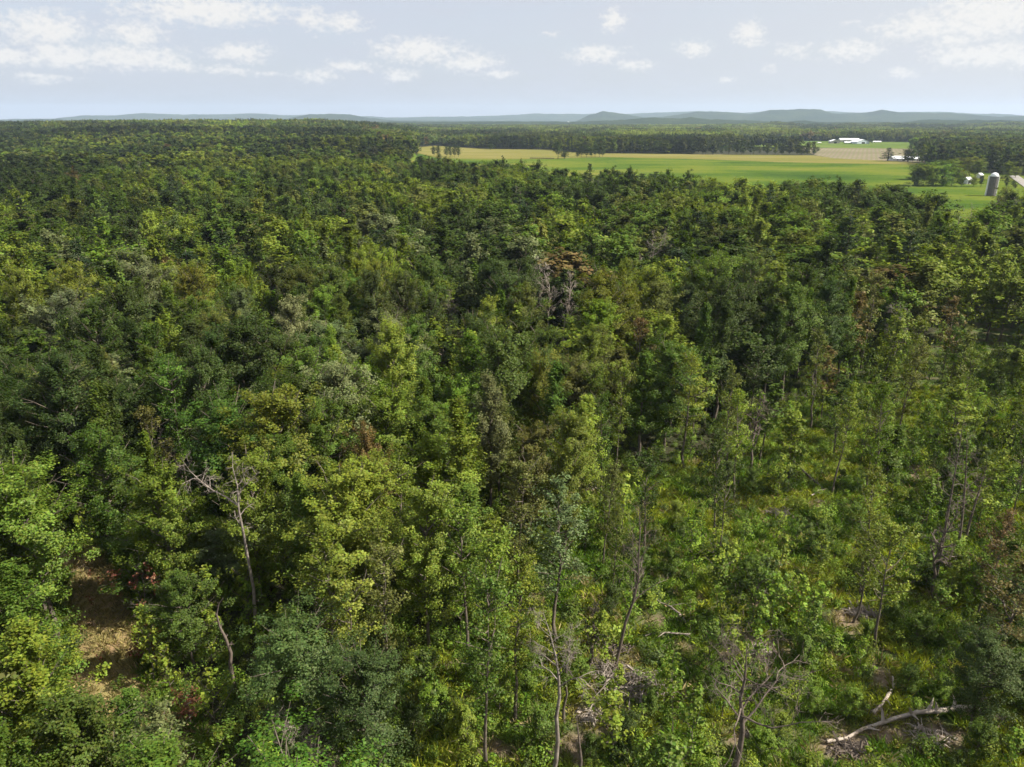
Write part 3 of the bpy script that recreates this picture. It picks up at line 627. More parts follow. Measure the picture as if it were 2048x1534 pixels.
# individual = shows largest in frame
def shown(t):
    px, py = topix(t[0], t[1], t[4]*.75)
    px2, py2 = topix(t[0], t[1], t[4])
    inside = -150 < px < 2200 and py2 < 1560 and py > 300
    return inside
scored = [(t[4]*(1.8 if math.hypot(t[0], t[1]) < 78 else 1)/math.sqrt(t[0]**2+t[1]**2+900), i) for i, t in enumerate(trees) if shown(t)]
scored.sort(reverse=True); N_IND = 272
ind_idx = [i for _, i in scored[:N_IND]]
# keep notables beyond that distance as individuals only if they made the cut
ind = [trees[i] for i in ind_idx]; near_set = set(ind_idx); rest = [t for i, t in enumerate(trees) if i not in near_set and not (math.hypot(t[0], t[1]) < 62 and abs(t[0]) < t[1]*.85)]
def height_for(x, y, py):
    lo, hi = 0.5, 60.
    for _ in range(40):
        m = (lo+hi)/2
        if topix(x, y, float(h(x, y))+m)[1] > py: lo = m
        else: hi = m
    return lo
# ------------------------------------------------------------------ landmarks used by the labels: phrase -> world point
LM = [('the tall pale dead tree', 515, 1285), ('the short crooked snag', 475, 1395), ('the grassy track', 210, 1270), ('the leaning white dead tree', 640, 1500), ('the rough bare tree', 1465, 1540),
      ('the long pale log', 1800, 1465), ('the short white log', 1765, 1390), ('the big branch tangle', 1265, 1390), ('the slender twiggy snag', 1230, 1330), ('the two tall bare trunks', 1890, 1130), ('the row of grey trunks', 1105, 690),
      ('the upturned grey dead top', 905, 690), ('the fallen slanting pole', 1612, 962), ('the red-leaved right-edge trees', 2000, 1130), ('the reddish half-bare shrub', 285, 1260), ('the tan brush pile', 1715, 1240), ('the forked grey snag', 1105, 1560), ('the bare trees before the silo', 1930, 490)]
LMW = [(n, *ground(a, b)) for n, a, b in LM]
LMW += [('the left edge', *ground(40, 1000)), ('the bottom left corner', *ground(60, 1500)), ('the silvery crowns at left', *ground(140, 760)), ('the gold-tipped centre crown', *ground(1090, 980)), ('the bottom right corner', *ground(2000, 1500)), ('the biggest dark crown', *ground(600, 720))]
ORD = ['nearest', 'second', 'third', 'fourth', 'fifth', 'sixth', 'seventh', 'eighth', 'ninth', 'tenth', 'eleventh', 'twelfth', 'thirteenth', 'fourteenth']
SECT = ['beyond', 'beyond and right of', 'right of', 'before and right of', 'in front of', 'before and left of', 'left of', 'beyond and left of']
def auto_labels(items):
    """items: (object, x, y, descriptor). Each gets: descriptor, rank among its like in that direction from its nearest landmark."""
    buckets = {}
    for o, x, y, desc in items:
        ds = sorted((math.hypot(x-lx, y-ly), n, lx, ly) for n, lx, ly in LMW)
        d, n, lx, ly = ds[0]
        s_ = int(round(math.degrees(math.atan2(x-lx, y-ly))/45)) % 8
        buckets.setdefault((desc, n, s_), []).append((d, o))
    for (desc, n, s_), L_ in buckets.items():
        L_.sort(key=lambda t: t[0])
        for i, (d, o) in enumerate(L_):
            if len(L_) == 1: o['label'] = '%s, %s %s' % (desc, SECT[s_], n)
            else: o['label'] = '%s, %s %s %s' % (desc, ORD[min(i, 13)], SECT[s_], n)
            if len(o['label'].split()) > 16: print('LONG', o['label'])
def place_tree(name, kind, x, y, tint, H, wf, rng, group, cat='tree', z=None):
    cr, tr_ = NEARM[kind][int(rng.integers(0, len(NEARM[kind])))]
    k = H/HT[kind]; wxy = wf*(.5+.5*k) if H < HT[kind] else wf
    e = empty(name, x, y, None, rng.random()*6.28, (wxy, wxy*(.9+.2*rng.random()), k))
    c = link('crown', cr, e); t_ = link('trunk', tr_, e)
    b = np.array(TINT[tint])*(.72+.56*rng.random())*(1+rng.normal(size=3)*.06)
    c.color = (*[float(max(.004, v)) for v in b], 1)
    e['category'] = cat; e['group'] = group
    return e
KN = {'broad': ('broadleaf_tree', 'leafy tree'), 'oak': ('oak_tree', 'round tree'), 'plume': ('maple_tree', 'bushy tree'), 'airy': ('slender_tree', 'slender tree'), 'pine': ('pine_tree', 'conifer')}
rng = np.random.default_rng(99); items = []
for (x, y, k, tn, hh, wf) in ind:
    e = place_tree(KN[k][0], k, x, y, tn, hh, wf, rng, 'live trees of the near forest')
    items.append((e, x, y, WORD[tn]+' '+KN[k][1]))
auto_labels(items)

# ------------------------------------------------------------------ shrubs in the open undergrowth (things)
items = []; placed = []
SH = [(1960,1210,2.6,'mid'),(1900,1190,2.,'yellowish'),(1990,1300,3.0,'bluish'),(1830,1290,1.8,'mid'),(1700,1440,1.3,'bright'),(1620,1430,1.2,'bright'),(1560,1480,1.5,'yellowish'),(1420,1400,1.2,'mid'),(1520,1520,1.6,'bright'),(1950,1520,1.6,'mid'),
      (1850,1180,1.8,'dark'),(1780,1240,1.2,'mid'),(1600,1330,1.4,'mid'),(1340,1150,1.6,'mid'),(1350,1060,1.6,'yellowish'),(1440,1120,1.6,'mid'),(1880,1000,2.,'dark'),(1960,940,1.8,'dark'),(2010,900,2.2,'dark'),(1700,1080,1.8,'mid'),
      (930,1480,1.6,'yellowish'),(870,1440,1.8,'bright'),(1000,1440,1.6,'yellowish'),(1050,1380,1.4,'bright'),(820,1500,1.8,'dark'),(1180,1520,1.2,'mid'),(1250,1500,1.5,'dark'),(950,1360,1.5,'mid'),(1080,1500,1.6,'mid'),(760,1480,1.8,'bluish'),
      (330,1230,2.2,'dark'),(120,1180,2.,'mid'),(270,1150,1.5,'bright'),(1550,1390,1.2,'dark'),(1730,1290,1.2,'bright'),(1810,1390,1.3,'mid'),(1880,1400,1.2,'bright'),(1490,1180,1.7,'mid'),(1220,1230,1.6,'dark'),(1640,1110,1.8,'mid'),(1770,960,1.8,'mid'),(1980,780,1.8,'mid'),(1930,700,1.8,'yellowish'),(1500,990,1.8,'mid'),(2030,1420,1.6,'mid'),(1300,1420,1.1,'mid'),(1160,1370,1.2,'bright')]
for (px, py, rad, tn) in SH:
    x, y = ground(px, py); cr, tr_ = NEARM['bush'][int(rng.integers(0, 3))]; k = rad/2.5
    e = empty('shrub', x, y, float(h(x, y))-.1, rng.random()*6.28, (k, k*(.85+.3*rng.random()), k*(.75+.35*rng.random())))
    c = link('foliage', cr, e); link('stem', tr_, e); b = np.array(TINT[tn])*(.95+.4*rng.random()); c.color = (*map(float, b), 1)
    e['category'] = 'shrub'; e['group'] = 'shrubs in the thinned ground'; items.append((e, x, y, ('low ' if rad < 1.5 else 'big ')+WORD[tn]+' shrub')); placed.append((x, y))
auto_labels(items)

# ------------------------------------------------------------------ dead trees
def dead(name, label, bx, by, H, seed, mat=M_DEAD, trunk_r=None, path=None, rot=0, cat='dead tree', group=None, xy=None, z=None, **kw):
    x, y = xy or ground(bx, by)
    T, B = gen_bare(seed, H, trunk_r=trunk_r, path=path, **kw)
    e = empty(name, x, y, z, rot); link('trunk', T.mesh('dead_trunk', [mat], True), e); link('branches', B.mesh('dead_branches', [mat]), e)
    tag(e, label, cat, group); return e
def H_at(bx, by, ty):
    x, y = ground(bx, by); return height_for(x, y, ty)
Hd = H_at(515, 1285, 905)
# tall one: trunk with a big limb off to the left near the top
def add_limb(e, pts, r0, seed, mat, nb=9, L_=1.6, levels=3):
    T, B = gen_bare(seed, 1, path=pts, trunk_r=r0, spread=L_, levels=levels, nb=nb, first=.25, el=(-10, 50))
    l = link('limb', T.mesh('limb', [mat], True), e); link('twigs', B.mesh('limb_twigs', [mat]), l)
e = dead('dead_tree', 'tallest pale grey bare dead tree with a long limb reaching left near its top', 515, 1285, Hd, 501, M_DEAD, trunk_r=.18, spread=.08, nb=16, first=.5, levels=3, fine=3, group='standing dead trees',
         path=[(0,0,-.5),(.1,0,Hd*.15),(.25,.1,Hd*.3),(.15,0,Hd*.45),(0,.1,Hd*.6),(-.1,0,Hd*.72),(.05,0,Hd*.84),(-.15,0,Hd*.93),(.0,.1,Hd)], el=(10, 60))
add_limb(e, [(-.1,0,Hd*.74),(-1.2,.2,Hd*.78),(-2.3,.3,Hd*.81),(-3.2,.2,Hd*.86),(-4.0,.4,Hd*.90),(-4.6,.3,Hd*.97)], .085, 502, M_DEAD, nb=14, L_=2.2)
add_limb(e, [(.0,0,Hd*.80),(.7,.2,Hd*.84),(1.3,.1,Hd*.87),(2.0,.2,Hd*.90)], .05, 503, M_DEAD, nb=8, L_=1.4)
Hs = H_at(475, 1395, 1195)
e = dead('dead_tree', 'short crooked brown snag with a broken hooked top in front of the tallest dead tree', 475, 1395, Hs, 511, M_DEADB, trunk_r=.2, spread=.07, nb=9, first=.4, levels=2, group='standing dead trees',
         path=[(0,0,-.4),(-.15,0,Hs*.18),(-.2,0,Hs*.34),(.0,0,Hs*.46),(-.25,0,Hs*.6),(-.6,0,Hs*.72),(-.7,0,Hs*.84),(-.35,0,Hs*.95),(.1,0,Hs*1.0)])
# leaning white dead tree at the bottom, crown to the upper left
x0, y0 = ground(700, 1560); tipx, tipy = ground(545, 1455, 6.0)
e = dead('dead_tree', 'white bare dead tree leaning left with its spiky crown at the bottom edge', 0, 0, 9, 521, M_PALE, trunk_r=.24, spread=.30, nb=14, first=.45, levels=4, fine=3, xy=(x0, y0), group='standing dead trees',
         path=[tuple(np.array([0, 0, 0])+t*np.array([tipx-x0, tipy-y0, 6.6])+np.array([0, 0, -.9*math.sin(math.pi*t)*.5])) for t in np.linspace(0, 1, 8)], el=(0, 50))
x4, y4 = ground(1462, 1570); H4 = height_for(x4, y4, 1290)
e = dead('dead_tree', 'dark rough-trunked dead tree forking into a wide net of pale bare branches', 0, 0, H4, 531, M_DEADB, trunk_r=.27, spread=.48, nb=17, first=.42, levels=4, fine=3, xy=(x4, y4), group='standing dead trees',
         path=[(0,0,-.6),(.1,0,H4*.12),(.3,0,H4*.26),(.35,0,H4*.4),(.15,0,H4*.52),(-.1,0,H4*.64),(.05,0,H4*.76),(.0,0,H4*.88),(-.1,0,H4)], el=(-5, 50))
x5, y5 = ground(1100, 1560); H5 = height_for(x5, y5, 1225)
e = dead('dead_tree', 'tall forked grey snag with thin bare limbs in front of the open grass', 0, 0, H5, 541, M_DEAD, trunk_r=.19, spread=.26, nb=13, first=.55, levels=4, xy=(x5, y5), group='standing dead trees',
         path=[(0,0,-.6),(.4,0,H5*.12),(.5,0,H5*.26),(.35,0,H5*.4),(.55,0,H5*.52),(.45,0,H5*.64),(.2,0,H5*.76),(-.2,0,H5*.88),(-.7,0,H5)], el=(10, 60))
x6, y6 = ground(1158, 1560); H6 = height_for(x6, y6, 1425)
dead('dead_tree', 'short bent stub of a dead trunk just right of the forked grey snag', 0, 0, H6, 551, M_DEADB, trunk_r=.15, spread=.2, nb=3, first=.6, levels=2, xy=(x6, y6), group='standing dead trees', path=[(0,0,-.4),(.1,0,H6*.3),(-.1,0,H6*.6),(-.4,0,H6)])
H7 = H_at(1230, 1330, 1010)
dead('dead_tree', 'slender bare snag with a brush of upright twigs beside the dark gap', 1230, 1330, H7, 561, M_DEADB, trunk_r=.17, spread=.22, nb=22, first=.4, levels=3, group='standing dead trees', el=(50, 80),
     path=[(0,0,-.4),(.4,0,H7*.14),(.7,0,H7*.28),(1.3,0,H7*.42),(1.6,0,H7*.56),(1.5,0,H7*.7),(1.5,0,H7*.84),(1.3,0,H7)])
for (bx, by, ty, sd_, ln, lab) in [(1870,1165,835,571,-.2,'left one of the two tall bare brown trunks at right, dead twigs on top'), (1916,1095,860,572,-.6,'right one of the two tall bare brown trunks at right, leaning left'), (1930,1080,930,573,.2,'thin short dead pole behind the two tall bare trunks')]:
    Hx = H_at(bx, by, ty)
    dead('dead_tree', lab, bx, by, Hx, sd_, M_DEADB, trunk_r=.17, spread=.17, nb=14, first=.5, levels=3, group='standing dead trees', el=(0, 50), path=[(ln*3*t**1.5, 0, -.4+(Hx+.4)*t) for t in np.linspace(0, 1, 8)])
MISC = [(1105,700,525,16,'tallest of the grey bare trunks standing in the centre gap',1.),(1060,690,540,14,'grey forked bare tree left in the row of dead trunks at centre',1.6),(1128,705,545,14,'grey bare trunk right in the row of dead trunks at centre',.9),(1085,680,560,14,'thin grey bare pole between the centre dead trunks',1.),
        (905,720,585,15,'grey dead tree with drooping upturned twigs among the dark crowns',1.2),(1290,620,470,14,'silvery bare tree with a twiggy crown right of the centre dead trunks',1.4),(1320,600,465,14,'bare white-twigged tree beside the silvery bare tree',1.),(1195,610,505,14,'low pale bare fork behind the silver-green crown',1.2),
        (1505,960,790,14,'grey dead top standing among slender trees right of centre',1.),(1765,760,610,14,'arching grey dead crown among rust-tinged trees at right',1.3),(1100,980,800,14,'brown bare brush right of the gold-tipped crown',.8),
        (1022,475,350,15,'thin pale dead trunk standing against the dark trees below the field',.6),(1035,480,360,15,'second thin pale dead trunk below the field, just right of the first',.6),(350,560,440,14,'small pale dead top among crowns at upper left',.9),
        (255,400,318,14,'grey dead tree, left one of the far pair at upper left',1.3),(290,395,312,14,'grey dead tree, right one of the far pair at upper left',1.3),(1905,500,425,13,'leafless brown tree left in the clearing below the silo',1.3),(1935,480,410,13,'leafless brown tree in the middle of the clearing below the silo',1.4),
        (1985,510,395,13,'leafless dark tree right in the clearing below the silo',1.3),(2008,500,400,13,'leafless dark tree against the right edge below the silo',1.2),(1180,1330,1215,9,'pale bare-branched sapling left of the slender twiggy snag',1.1),(620,1010,880,13,'brown dead top left of centre among mid green crowns',.9),(1870,1200,1000,11,'dead twiggy sapling under the two tall bare trunks',.9),(330,1000,860,13,'pale branching dead crown among left foliage',1.2)]
for i, (bx, by, ty, hh, lab, s_) in enumerate(MISC):
    Hx = min(H_at(bx, by, ty), 21.)
    dead('dead_tree', lab, bx, by, Hx, 600+i, M_PALE if i < 3 else M_DEAD if i < 8 or i % 2 else M_DEADB, trunk_r=.15+.03*(i % 3), thick=1.9, spread=.20*s_, nb=18, first=.35, levels=4 if by > 600 else 3, group='standing dead trees', el=(20, 72))
# reddish half-bare shrubs near the track
for i, (px, py, top, lab) in enumerate([(290,1250,1130,'half-bare small tree with pale limbs and reddish leaf tufts above the grassy track'), (300,1330,1260,'dark red-leaved shrub at the right side of the grassy track'), (385,1450,1400,'red-brown leaning sapling in front of the crooked snag')]):
    x, y = ground(px, py); Hx = height_for(x, y, top); T, B = gen_bare(650+i, Hx, spread=.5, nb=9, first=.15, levels=3, el=(15, 60), trunk_r=.09)
    e = empty('reddish_shrub', x, y); link('trunk', T.mesh('shrub_trunk', [M_DEAD], True), e); link('branches', B.mesh('shrub_branches', [M_DEAD]), e)
    cr, _ = NEARM['bush'][i % 3]; c = link('foliage', cr, e); k = Hx/5.5; 
    rr = np.random.default_rng(i); C = rr.normal(size=(26, 3))*np.array([1.3, 1.3, .9])*Hx*.22+np.array([0, 0, Hx*.72])
    V, F, var = leaves(rr, C, np.tile([0, 0, 1.], (26, 1)), .45, 1.2, 26, .2, np.array([0, 0, Hx*.5])); c.data = mesh_np('red_foliage', V, F, [M_LEAF], {'var': var}); c.color = (.12, .050, .028, 1)
    tag(e, lab, 'small tree', 'reddish shrubs')
# ------------------------------------------------------------------ logs and brush piles
def log(name, label, pa, pb, r0, r1, mat, bend=.3, stubs=4, seed=0, za=.25, zb=.25, cat='log'):
    (xa, ya), (xb, yb) = ground(*pa), ground(*pb); rr = np.random.default_rng(seed); n = 9; t = np.linspace(0, 1, n)
    Lg = math.hypot(xb-xa, yb-ya); P = np.c_[t*(xb-xa), t*(yb-ya), za+(zb-za)*t+.12*np.sin(t*7+seed)]; nrm = np.array([-(yb-ya), xb-xa])/Lg
    P[:, :2] += nrm*(np.sin(t*math.pi)*bend+rr.normal(size=n)*.08)[:, None]
    e = empty(name, xa, ya); T = MB(); T.tube(P, (r0+(r1-r0)*t)*(1+.12*rr.normal(size=n)), 9, .5, cap=True); link('trunk', T.mesh('log_trunk', [mat], True), e)
    B = MB()
    for i in range(stubs):
        q = .25+.7*rr.random(); o = np.array([np.interp(q, t, P[:, k]) for k in range(3)]); d = np.array([*rr.normal(size=2), .35+.5*rr.random()]); d /= np.linalg.norm(d); l_ = .5+1.4*rr.random()
        B.tube([o, o+d*l_*.5, o+d*l_+rr.normal(size=3)*.15], [r1*.6+.01, r1*.4+.008, .01], 4)
    link('branch_stubs', B.mesh('log_stubs', [mat]), e); tag(e, label, cat, 'fallen logs'); return e
log('fallen_log', 'longest pale barkless log lying across the grass at lower right', (1655,1492), (1955,1425), .10, .26, M_PALE, .8, 9, 3, .3, .6)
log('fallen_log', 'short white curved log lying on green undergrowth above the long pale log', (1742,1428), (1785,1362), .17, .09, M_PALE, -.5, 3, 5, .25, .5)
log('fallen_log', 'thin brown pole slanting down to the right among slender trees', (1572,935), (1645,985), .10, .16, M_DEADB, .3, 4, 7, 1.6, .4)
log('fallen_log', 'stubby brown log beside the dark rough dead tree', (1482,1462), (1512,1492), .20, .17, M_DEADB, .1, 1, 8)
log('fallen_log', 'thin pale pole lying left of the tan patch in mid right', (1300,1205), (1372,1250), .06, .09, M_DEAD, .4, 4, 9, .8, .3)
log('fallen_log', 'pale broken pole behind the slender trees at centre right', (1620,1000), (1650,985), .08, .12, M_PALE, .1, 3, 10, .8, .4)
log('fallen_log', 'grey log lying flat below the big tangle of dead branches', (1290,1278), (1380,1276), .06, .1, M_DEAD, .1, 2, 11, .5, .5)
def brush(label, px, py, rad, n, seed, mat, L_=1.6, zs=.7, arch=.6):
    x, y = ground(px, py); rr = np.random.default_rng(seed); e = empty('brush_pile', x, y); S = MB(); F_ = MB()
    for i in range(n):
        a = rr.random()*6.28; q = rad*math.sqrt(rr.random())*.8; o = np.array([q*math.cos(a), q*.6*math.sin(a), .05+rr.random()*zs*(1-q/rad*.7)]); d = np.array([*rr.normal(size=2), .25*rr.normal()]); d /= np.linalg.norm(d); l_ = L_*(.4+.9*rr.random())
        t = np.linspace(-.5, .5, 5); P = o+d*l_*t[:, None]; P[:, 2] += arch*l_*(.25-t**2)*(.3+rr.random()); P += rr.normal(size=(5, 3))*.06; P[:, 2] = np.maximum(P[:, 2], .04)
        (S if i % 4 else F_).tube(P, np.linspace(.045 if i % 4 else .09, .012, 5)*(.6+.8*rr.random()), 4)
    link('twigs', S.mesh('brush_twigs', [mat]), e); link('boughs', F_.mesh('brush_boughs', [mat]), e); tag(e, label, 'brush pile', 'piles of dead branches')
brush('largest grey tangle of fallen branches arching over grass right of the forked snag', 1275, 1385, 3.6, 170, 21, M_DEAD, 2.6, 1.3, 1.)
brush('grey heap of twigs at the upper end of the largest tangle', 1215, 1345, 2.2, 90, 22, M_DEAD, 1.8, .9)
brush('low pale pile of sticks left of the largest tangle', 1180, 1435, 1.5, 70, 23, M_PALE, 1.2, .35, .2)
brush('white pile of sticks under the long pale log', 1855, 1478, 1.9, 80, 24, M_PALE, 1.6, .6)
brush('brown fan of splintered branches at the thin end of the long log', 1695, 1500, 1.9, 110, 25, M_DEADB, 1.9, .3, .1)
brush('tan heap of dry branches on the bare patch above the short white log', 1725, 1228, 1.9, 90, 26, M_DEAD, 1.5, .4, .3)
brush('low heap of dry twigs on the tan patch at centre right', 1515, 1300, 1.7, 80, 27, M_PALE, 1.2, .25, .15)
brush('pale stick pile far up the thinned slope at centre', 1195, 972, 1.9, 70, 28, M_PALE, 1.7, .5, .3)
brush('arched grey twig heap among slender trees at right of centre', 1555, 1032, 1.8, 70, 29, M_DEAD, 1.6, .8, 1.)
brush('dark twiggy heap near the bottom right corner', 1980, 1440, 1.8, 70, 30, M_DEADB, 1.5, .4, .4)
brush('brown branch pile in the gap behind the slender twiggy snag', 1235, 1300, 1.6, 60, 31, M_DEADB, 1.3, .5)
# ------------------------------------------------------------------ trees standing in and round the fields
def ftree(name, kind, px, by, ty, wpx, tint, label, group=None, cat='tree', rng=rng):
    x, y = ground(px, by); H = max(2.5, height_for(x, y, ty)); d = math.hypot(x, y); Wm = wpx*d/FPX*1.0*(y/d)**1.6
    RW = {'broad': 7.6, 'oak': 9.2, 'plume': 6.2, 'airy': 5.0, 'bush': 5.2, 'pine': 7.0}[kind]
    e = place_tree(name, kind, x, y, tint, HT[kind], 1, rng, group or label, cat)
    e.scale = (Wm/RW, Wm/RW, H/HT[kind]); e['label'] = label
    if group is None: del e['group']
    return e
ftree('spruce_tree', 'pine', 1775, 323, 295, 36, 'pine', 'dense dark conifer standing alone beside the white roof in the fields')
ftree('poplar_tree', 'broad', 1116, 318, 284, 22, 'dark', 'tall dark tree in the hay field, left one of two touching crowns')
ftree('poplar_tree', 'oak', 1129, 318, 303, 26, 'dark', 'low round dark tree tucked under the tall dark hay field tree')
for i, (px, ty, by, wd) in enumerate([(1155,303,315,12),(1163,290,315,16),(1173,293,315,14),(1182,296,315,14),(1190,290,314,14),(1199,286,315,16),(1206,296,314,12)]):
    ftree('oak_tree', 'oak', px, by, ty, wd+2, 'dark', 'dark tree number %s from the left in the hay field grove' % ['one','two','three','four','five','six','seven'][i], 'grove standing at the field edge')
for i, (px, ty, by, wd) in enumerate([(868,294,313,13),(877,293,313,13),(893,295,314,13),(901,293,315,12),(909,293,315,12),(917,293,315,12)]):
    ftree('oak_tree', 'oak', px, by, ty, wd+1, 'dark', 'dark tree number %s from the left in the small row at the field tip' % ['one','two','three','four','five','six'][i], 'row of trees at the left tip of the field')
ftree('oak_tree', 'oak', 981, 300, 289, 16, 'dark', 'small lone dark tree in the middle of the hay field')
for i, (px, by, ty, wd, tn) in enumerate([(1828,372,340,34,'mid'),(1846,373,338,36,'bright'),(1866,373,340,36,'lime'),(1884,373,339,34,'bright'),(1902,372,342,32,'lime'),(1838,360,330,34,'bright'),(1858,358,328,36,'lime'),(1880,356,325,36,'bright'),(1900,356,323,34,'yellowish'),(1920,354,320,36,'yellowish'),(1940,352,318,34,'gold'),(1952,356,326,28,'yellowish'),(1920,366,343,26,'yellowish')]):
    k = ['first', 'second', 'third', 'fourth', 'fifth', 'sixth', 'seventh', 'eighth', 'ninth', 'tenth', 'eleventh', 'twelfth', 'last'][i]
    ftree('maple_tree', 'bush' if i < 5 else 'oak', px, by, ty-(3 if i < 5 else 1), wd*1.65, tn, '%s rounded tree, %s %s crown of the farmyard thicket' % (WORD[tn], ['front row' if i < 5 else 'back row'][0], k), 'thicket beside the farmhouse')
for i, (px, by, ty, wd) in enumerate([(1816,324,287,20),(1824,323,284,22),(1834,324,283,22),(1843,322,285,20),(1851,322,283,22),(1860,321,286,20),(1868,322,288,20),(1877,321,287,20),(1886,321,290,20),(1896,322,288,20),(1907,322,286,24),(1919,322,289,22)]):
    k = ['first', 'second', 'third', 'fourth', 'fifth', 'sixth', 'seventh', 'eighth', 'ninth', 'tenth', 'eleventh', 'twelfth'][i]
    ftree('pine_tree', 'airy' if i % 3 else 'pine', px, by, ty, wd, 'pine', '%s tall dark pine from the left in the row right of the white roof' % k, 'pines right of the white roof')
for (nm, k, px, by, ty, wd, tn, lab) in [('spruce_tree','pine',1995,368,318,28,'pine','tall dark spruce rising behind the silo'),('walnut_tree','oak',2012,362,326,40,'yellowish','broad yellow-green tree right behind the silo'),('walnut_tree','oak',2030,356,335,26,'yellowish','yellow-green tree beside the road bend'),
    ('cedar_tree','plume',1961,374,352,18,'bluish','small round bluish tree on the lawn left of the silo'),('cedar_tree','plume',1977,375,356,12,'bluish','narrow dark tree between the round tree and the silo'),('cedar_tree','oak',2012,377,356,18,'dark','rounded dark bush just right of the silo'),
    ('yard_bush','oak',1922,374,357,24,'mid','dark green bush in front of the white-roofed house'),('yard_bush','oak',1946,374,356,24,'yellowish','yellow-green bush between the white-roofed house and the round bluish tree'),('yard_bush','oak',2025,374,362,20,'mid','low green bush beside the road near the silo'),('yard_bush','oak',2030,378,369,12,'dark','tiny dark bush closest to the road'),('pasture_tree','oak',1812,282,262,18,'dark','round dark tree at the right end of the farm pasture'),('pasture_tree','oak',1743,288,277,10,'mid','small tree between the barns and the long white shed')]:
    ftree(nm, k, px, by, ty, wd, tn, lab)
for i, px in enumerate(np.linspace(1410, 1632, 30)):
    q = np.random.default_rng(i).random(2); by = 309-(4 if i % 2 else 0); tt = 286+9*q[0]+ (8 if px > 1600 else 0); 
    e = ftree('hedgerow_tree', 'oak' if i % 3 else 'plume', px+4*q[1], by, tt, 14, ['dark', 'mid', 'olive', 'dark'][i % 4], 'x', 'hedgerow between the hay and tilled fields'); e['label'] = 'hedgerow tree %s from the left end, %s, between hay and tilled fields' % (['first','second','third','fourth','fifth','sixth','seventh','eighth','ninth','tenth','eleventh','twelfth','thirteenth','fourteenth','fifteenth','sixteenth','seventeenth','eighteenth','nineteenth','twentieth','twenty-first','twenty-second','twenty-third','twenty-fourth','twenty-fifth','twenty-sixth','twenty-seventh','twenty-eighth','twenty-ninth','thirtieth'][i], WORD[['dark','mid','olive','dark'][i % 4]])

# ------------------------------------------------------------------ silo, barns, houses
def pmat(name, c, rough=.6, metal=0.0, c2=None, sc_=3.):
    return simple(name, c, c2 or tuple(v*.86 for v in c), sc_, rough)
M_WHITE = pmat('white_paint', (.78, .78, .76)); M_ROOF = pmat('pale_metal_roof', (.62, .62, .60)); M_WROOF = pmat('white_metal_roof', (.84, .85, .86)); M_TAN = pmat('tan_siding', (.42, .39, .32)); M_DK = pmat('dark_opening', (.03, .03, .03)); M_BLUEW = pmat('pale_blue_siding', (.60, .66, .72))
sm_, nt = newmat('silo_staves'); t = N(nt, 'ShaderNodeTexCoord'); 
br = N(nt, 'ShaderNodeTexBrick'); br.offset = .5; br.inputs['Scale'].default_value = 1; br.inputs['Brick Width'].default_value = .045; br.inputs['Row Height'].default_value = .06; br.inputs['Mortar Size'].default_value = .003
L(nt, t.outputs['Generated'], br.inputs[0]); br.inputs['Color1'].default_value = (.13, .12, .115, 1); br.inputs['Color2'].default_value = (.20, .185, .175, 1); br.inputs['Mortar'].default_value = (.12, .11, .10, 1)
n_ = noise(nt, .8, 6, .7); c = mixc(nt, ramp(nt, n_, [(.4, (0, 0, 0)), (.65, (1, 1, 1))]), br.outputs[0], (.10, .09, .088))
d = N(nt, 'ShaderNodeBsdfDiffuse'); L(nt, c, d.inputs[0]); out(nt, d.outputs[0])
sx, sy = ground(1981, 392); SH_ = height_for(sx, sy, 345); sdist = math.hypot(sx, sy); SR = 12.0*sdist/FPX*.53
e = empty('silo', sx, sy); tag(e, 'round concrete stave silo with a white dome standing in the grass beside the road', 'silo')
T = MB(); Hc = SH_-SR*.95; T.tube([(0, 0, -.5), (0, 0, Hc*.5), (0, 0, Hc)], SR, 40); link('wall', T.mesh('silo_wall', [sm_], True), e)
D = MB(); nn = 9; D.tube([(0, 0, Hc+SR*.95*math.sin(a)) for a in np.linspace(0, math.pi/2, nn)], [SR*1.02*max(.01, math.cos(a)) for a in np.linspace(0, math.pi/2, nn)], 40); link('dome', D.mesh('silo_dome', [pmat('dome_metal', (.80, .81, .82), .4)], True), e)
for k in range(2):
    Bd = MB(); Bd.tube([(0, 0, Hc-1.1+.75*k), (0, 0, Hc-.85+.75*k)], SR*1.012, 40); link('band', Bd.mesh('silo_band', [pmat('dark_band', (.10, .10, .11))], True), e)
def rod(az, r, off=.35): a = math.radians(az); return [(math.sin(a)*(SR+off), math.cos(a)*(SR+off), z) for z in (-.3, Hc*.5, Hc+.3)]
Cc = MB(); Cc.tube(rod(-62, .55, .3), .6, 10); link('chute', Cc.mesh('silo_chute', [M_WHITE], True), e)
Cp = MB(); Cp.tube(rod(126, .3, .25), .28, 8); link('pipe', Cp.mesh('silo_pipe', [M_WHITE], True), e)
Lh = MB(); 
for z in np.arange(1, Hc, .9): Lh.tube([(0, 0, z), (0, 0, z+.06)], SR*1.006, 40)
link('hoops', Lh.mesh('silo_hoops', [pmat('hoop_steel', (.16, .15, .15))], True), e)['kind'] = 'stuff'
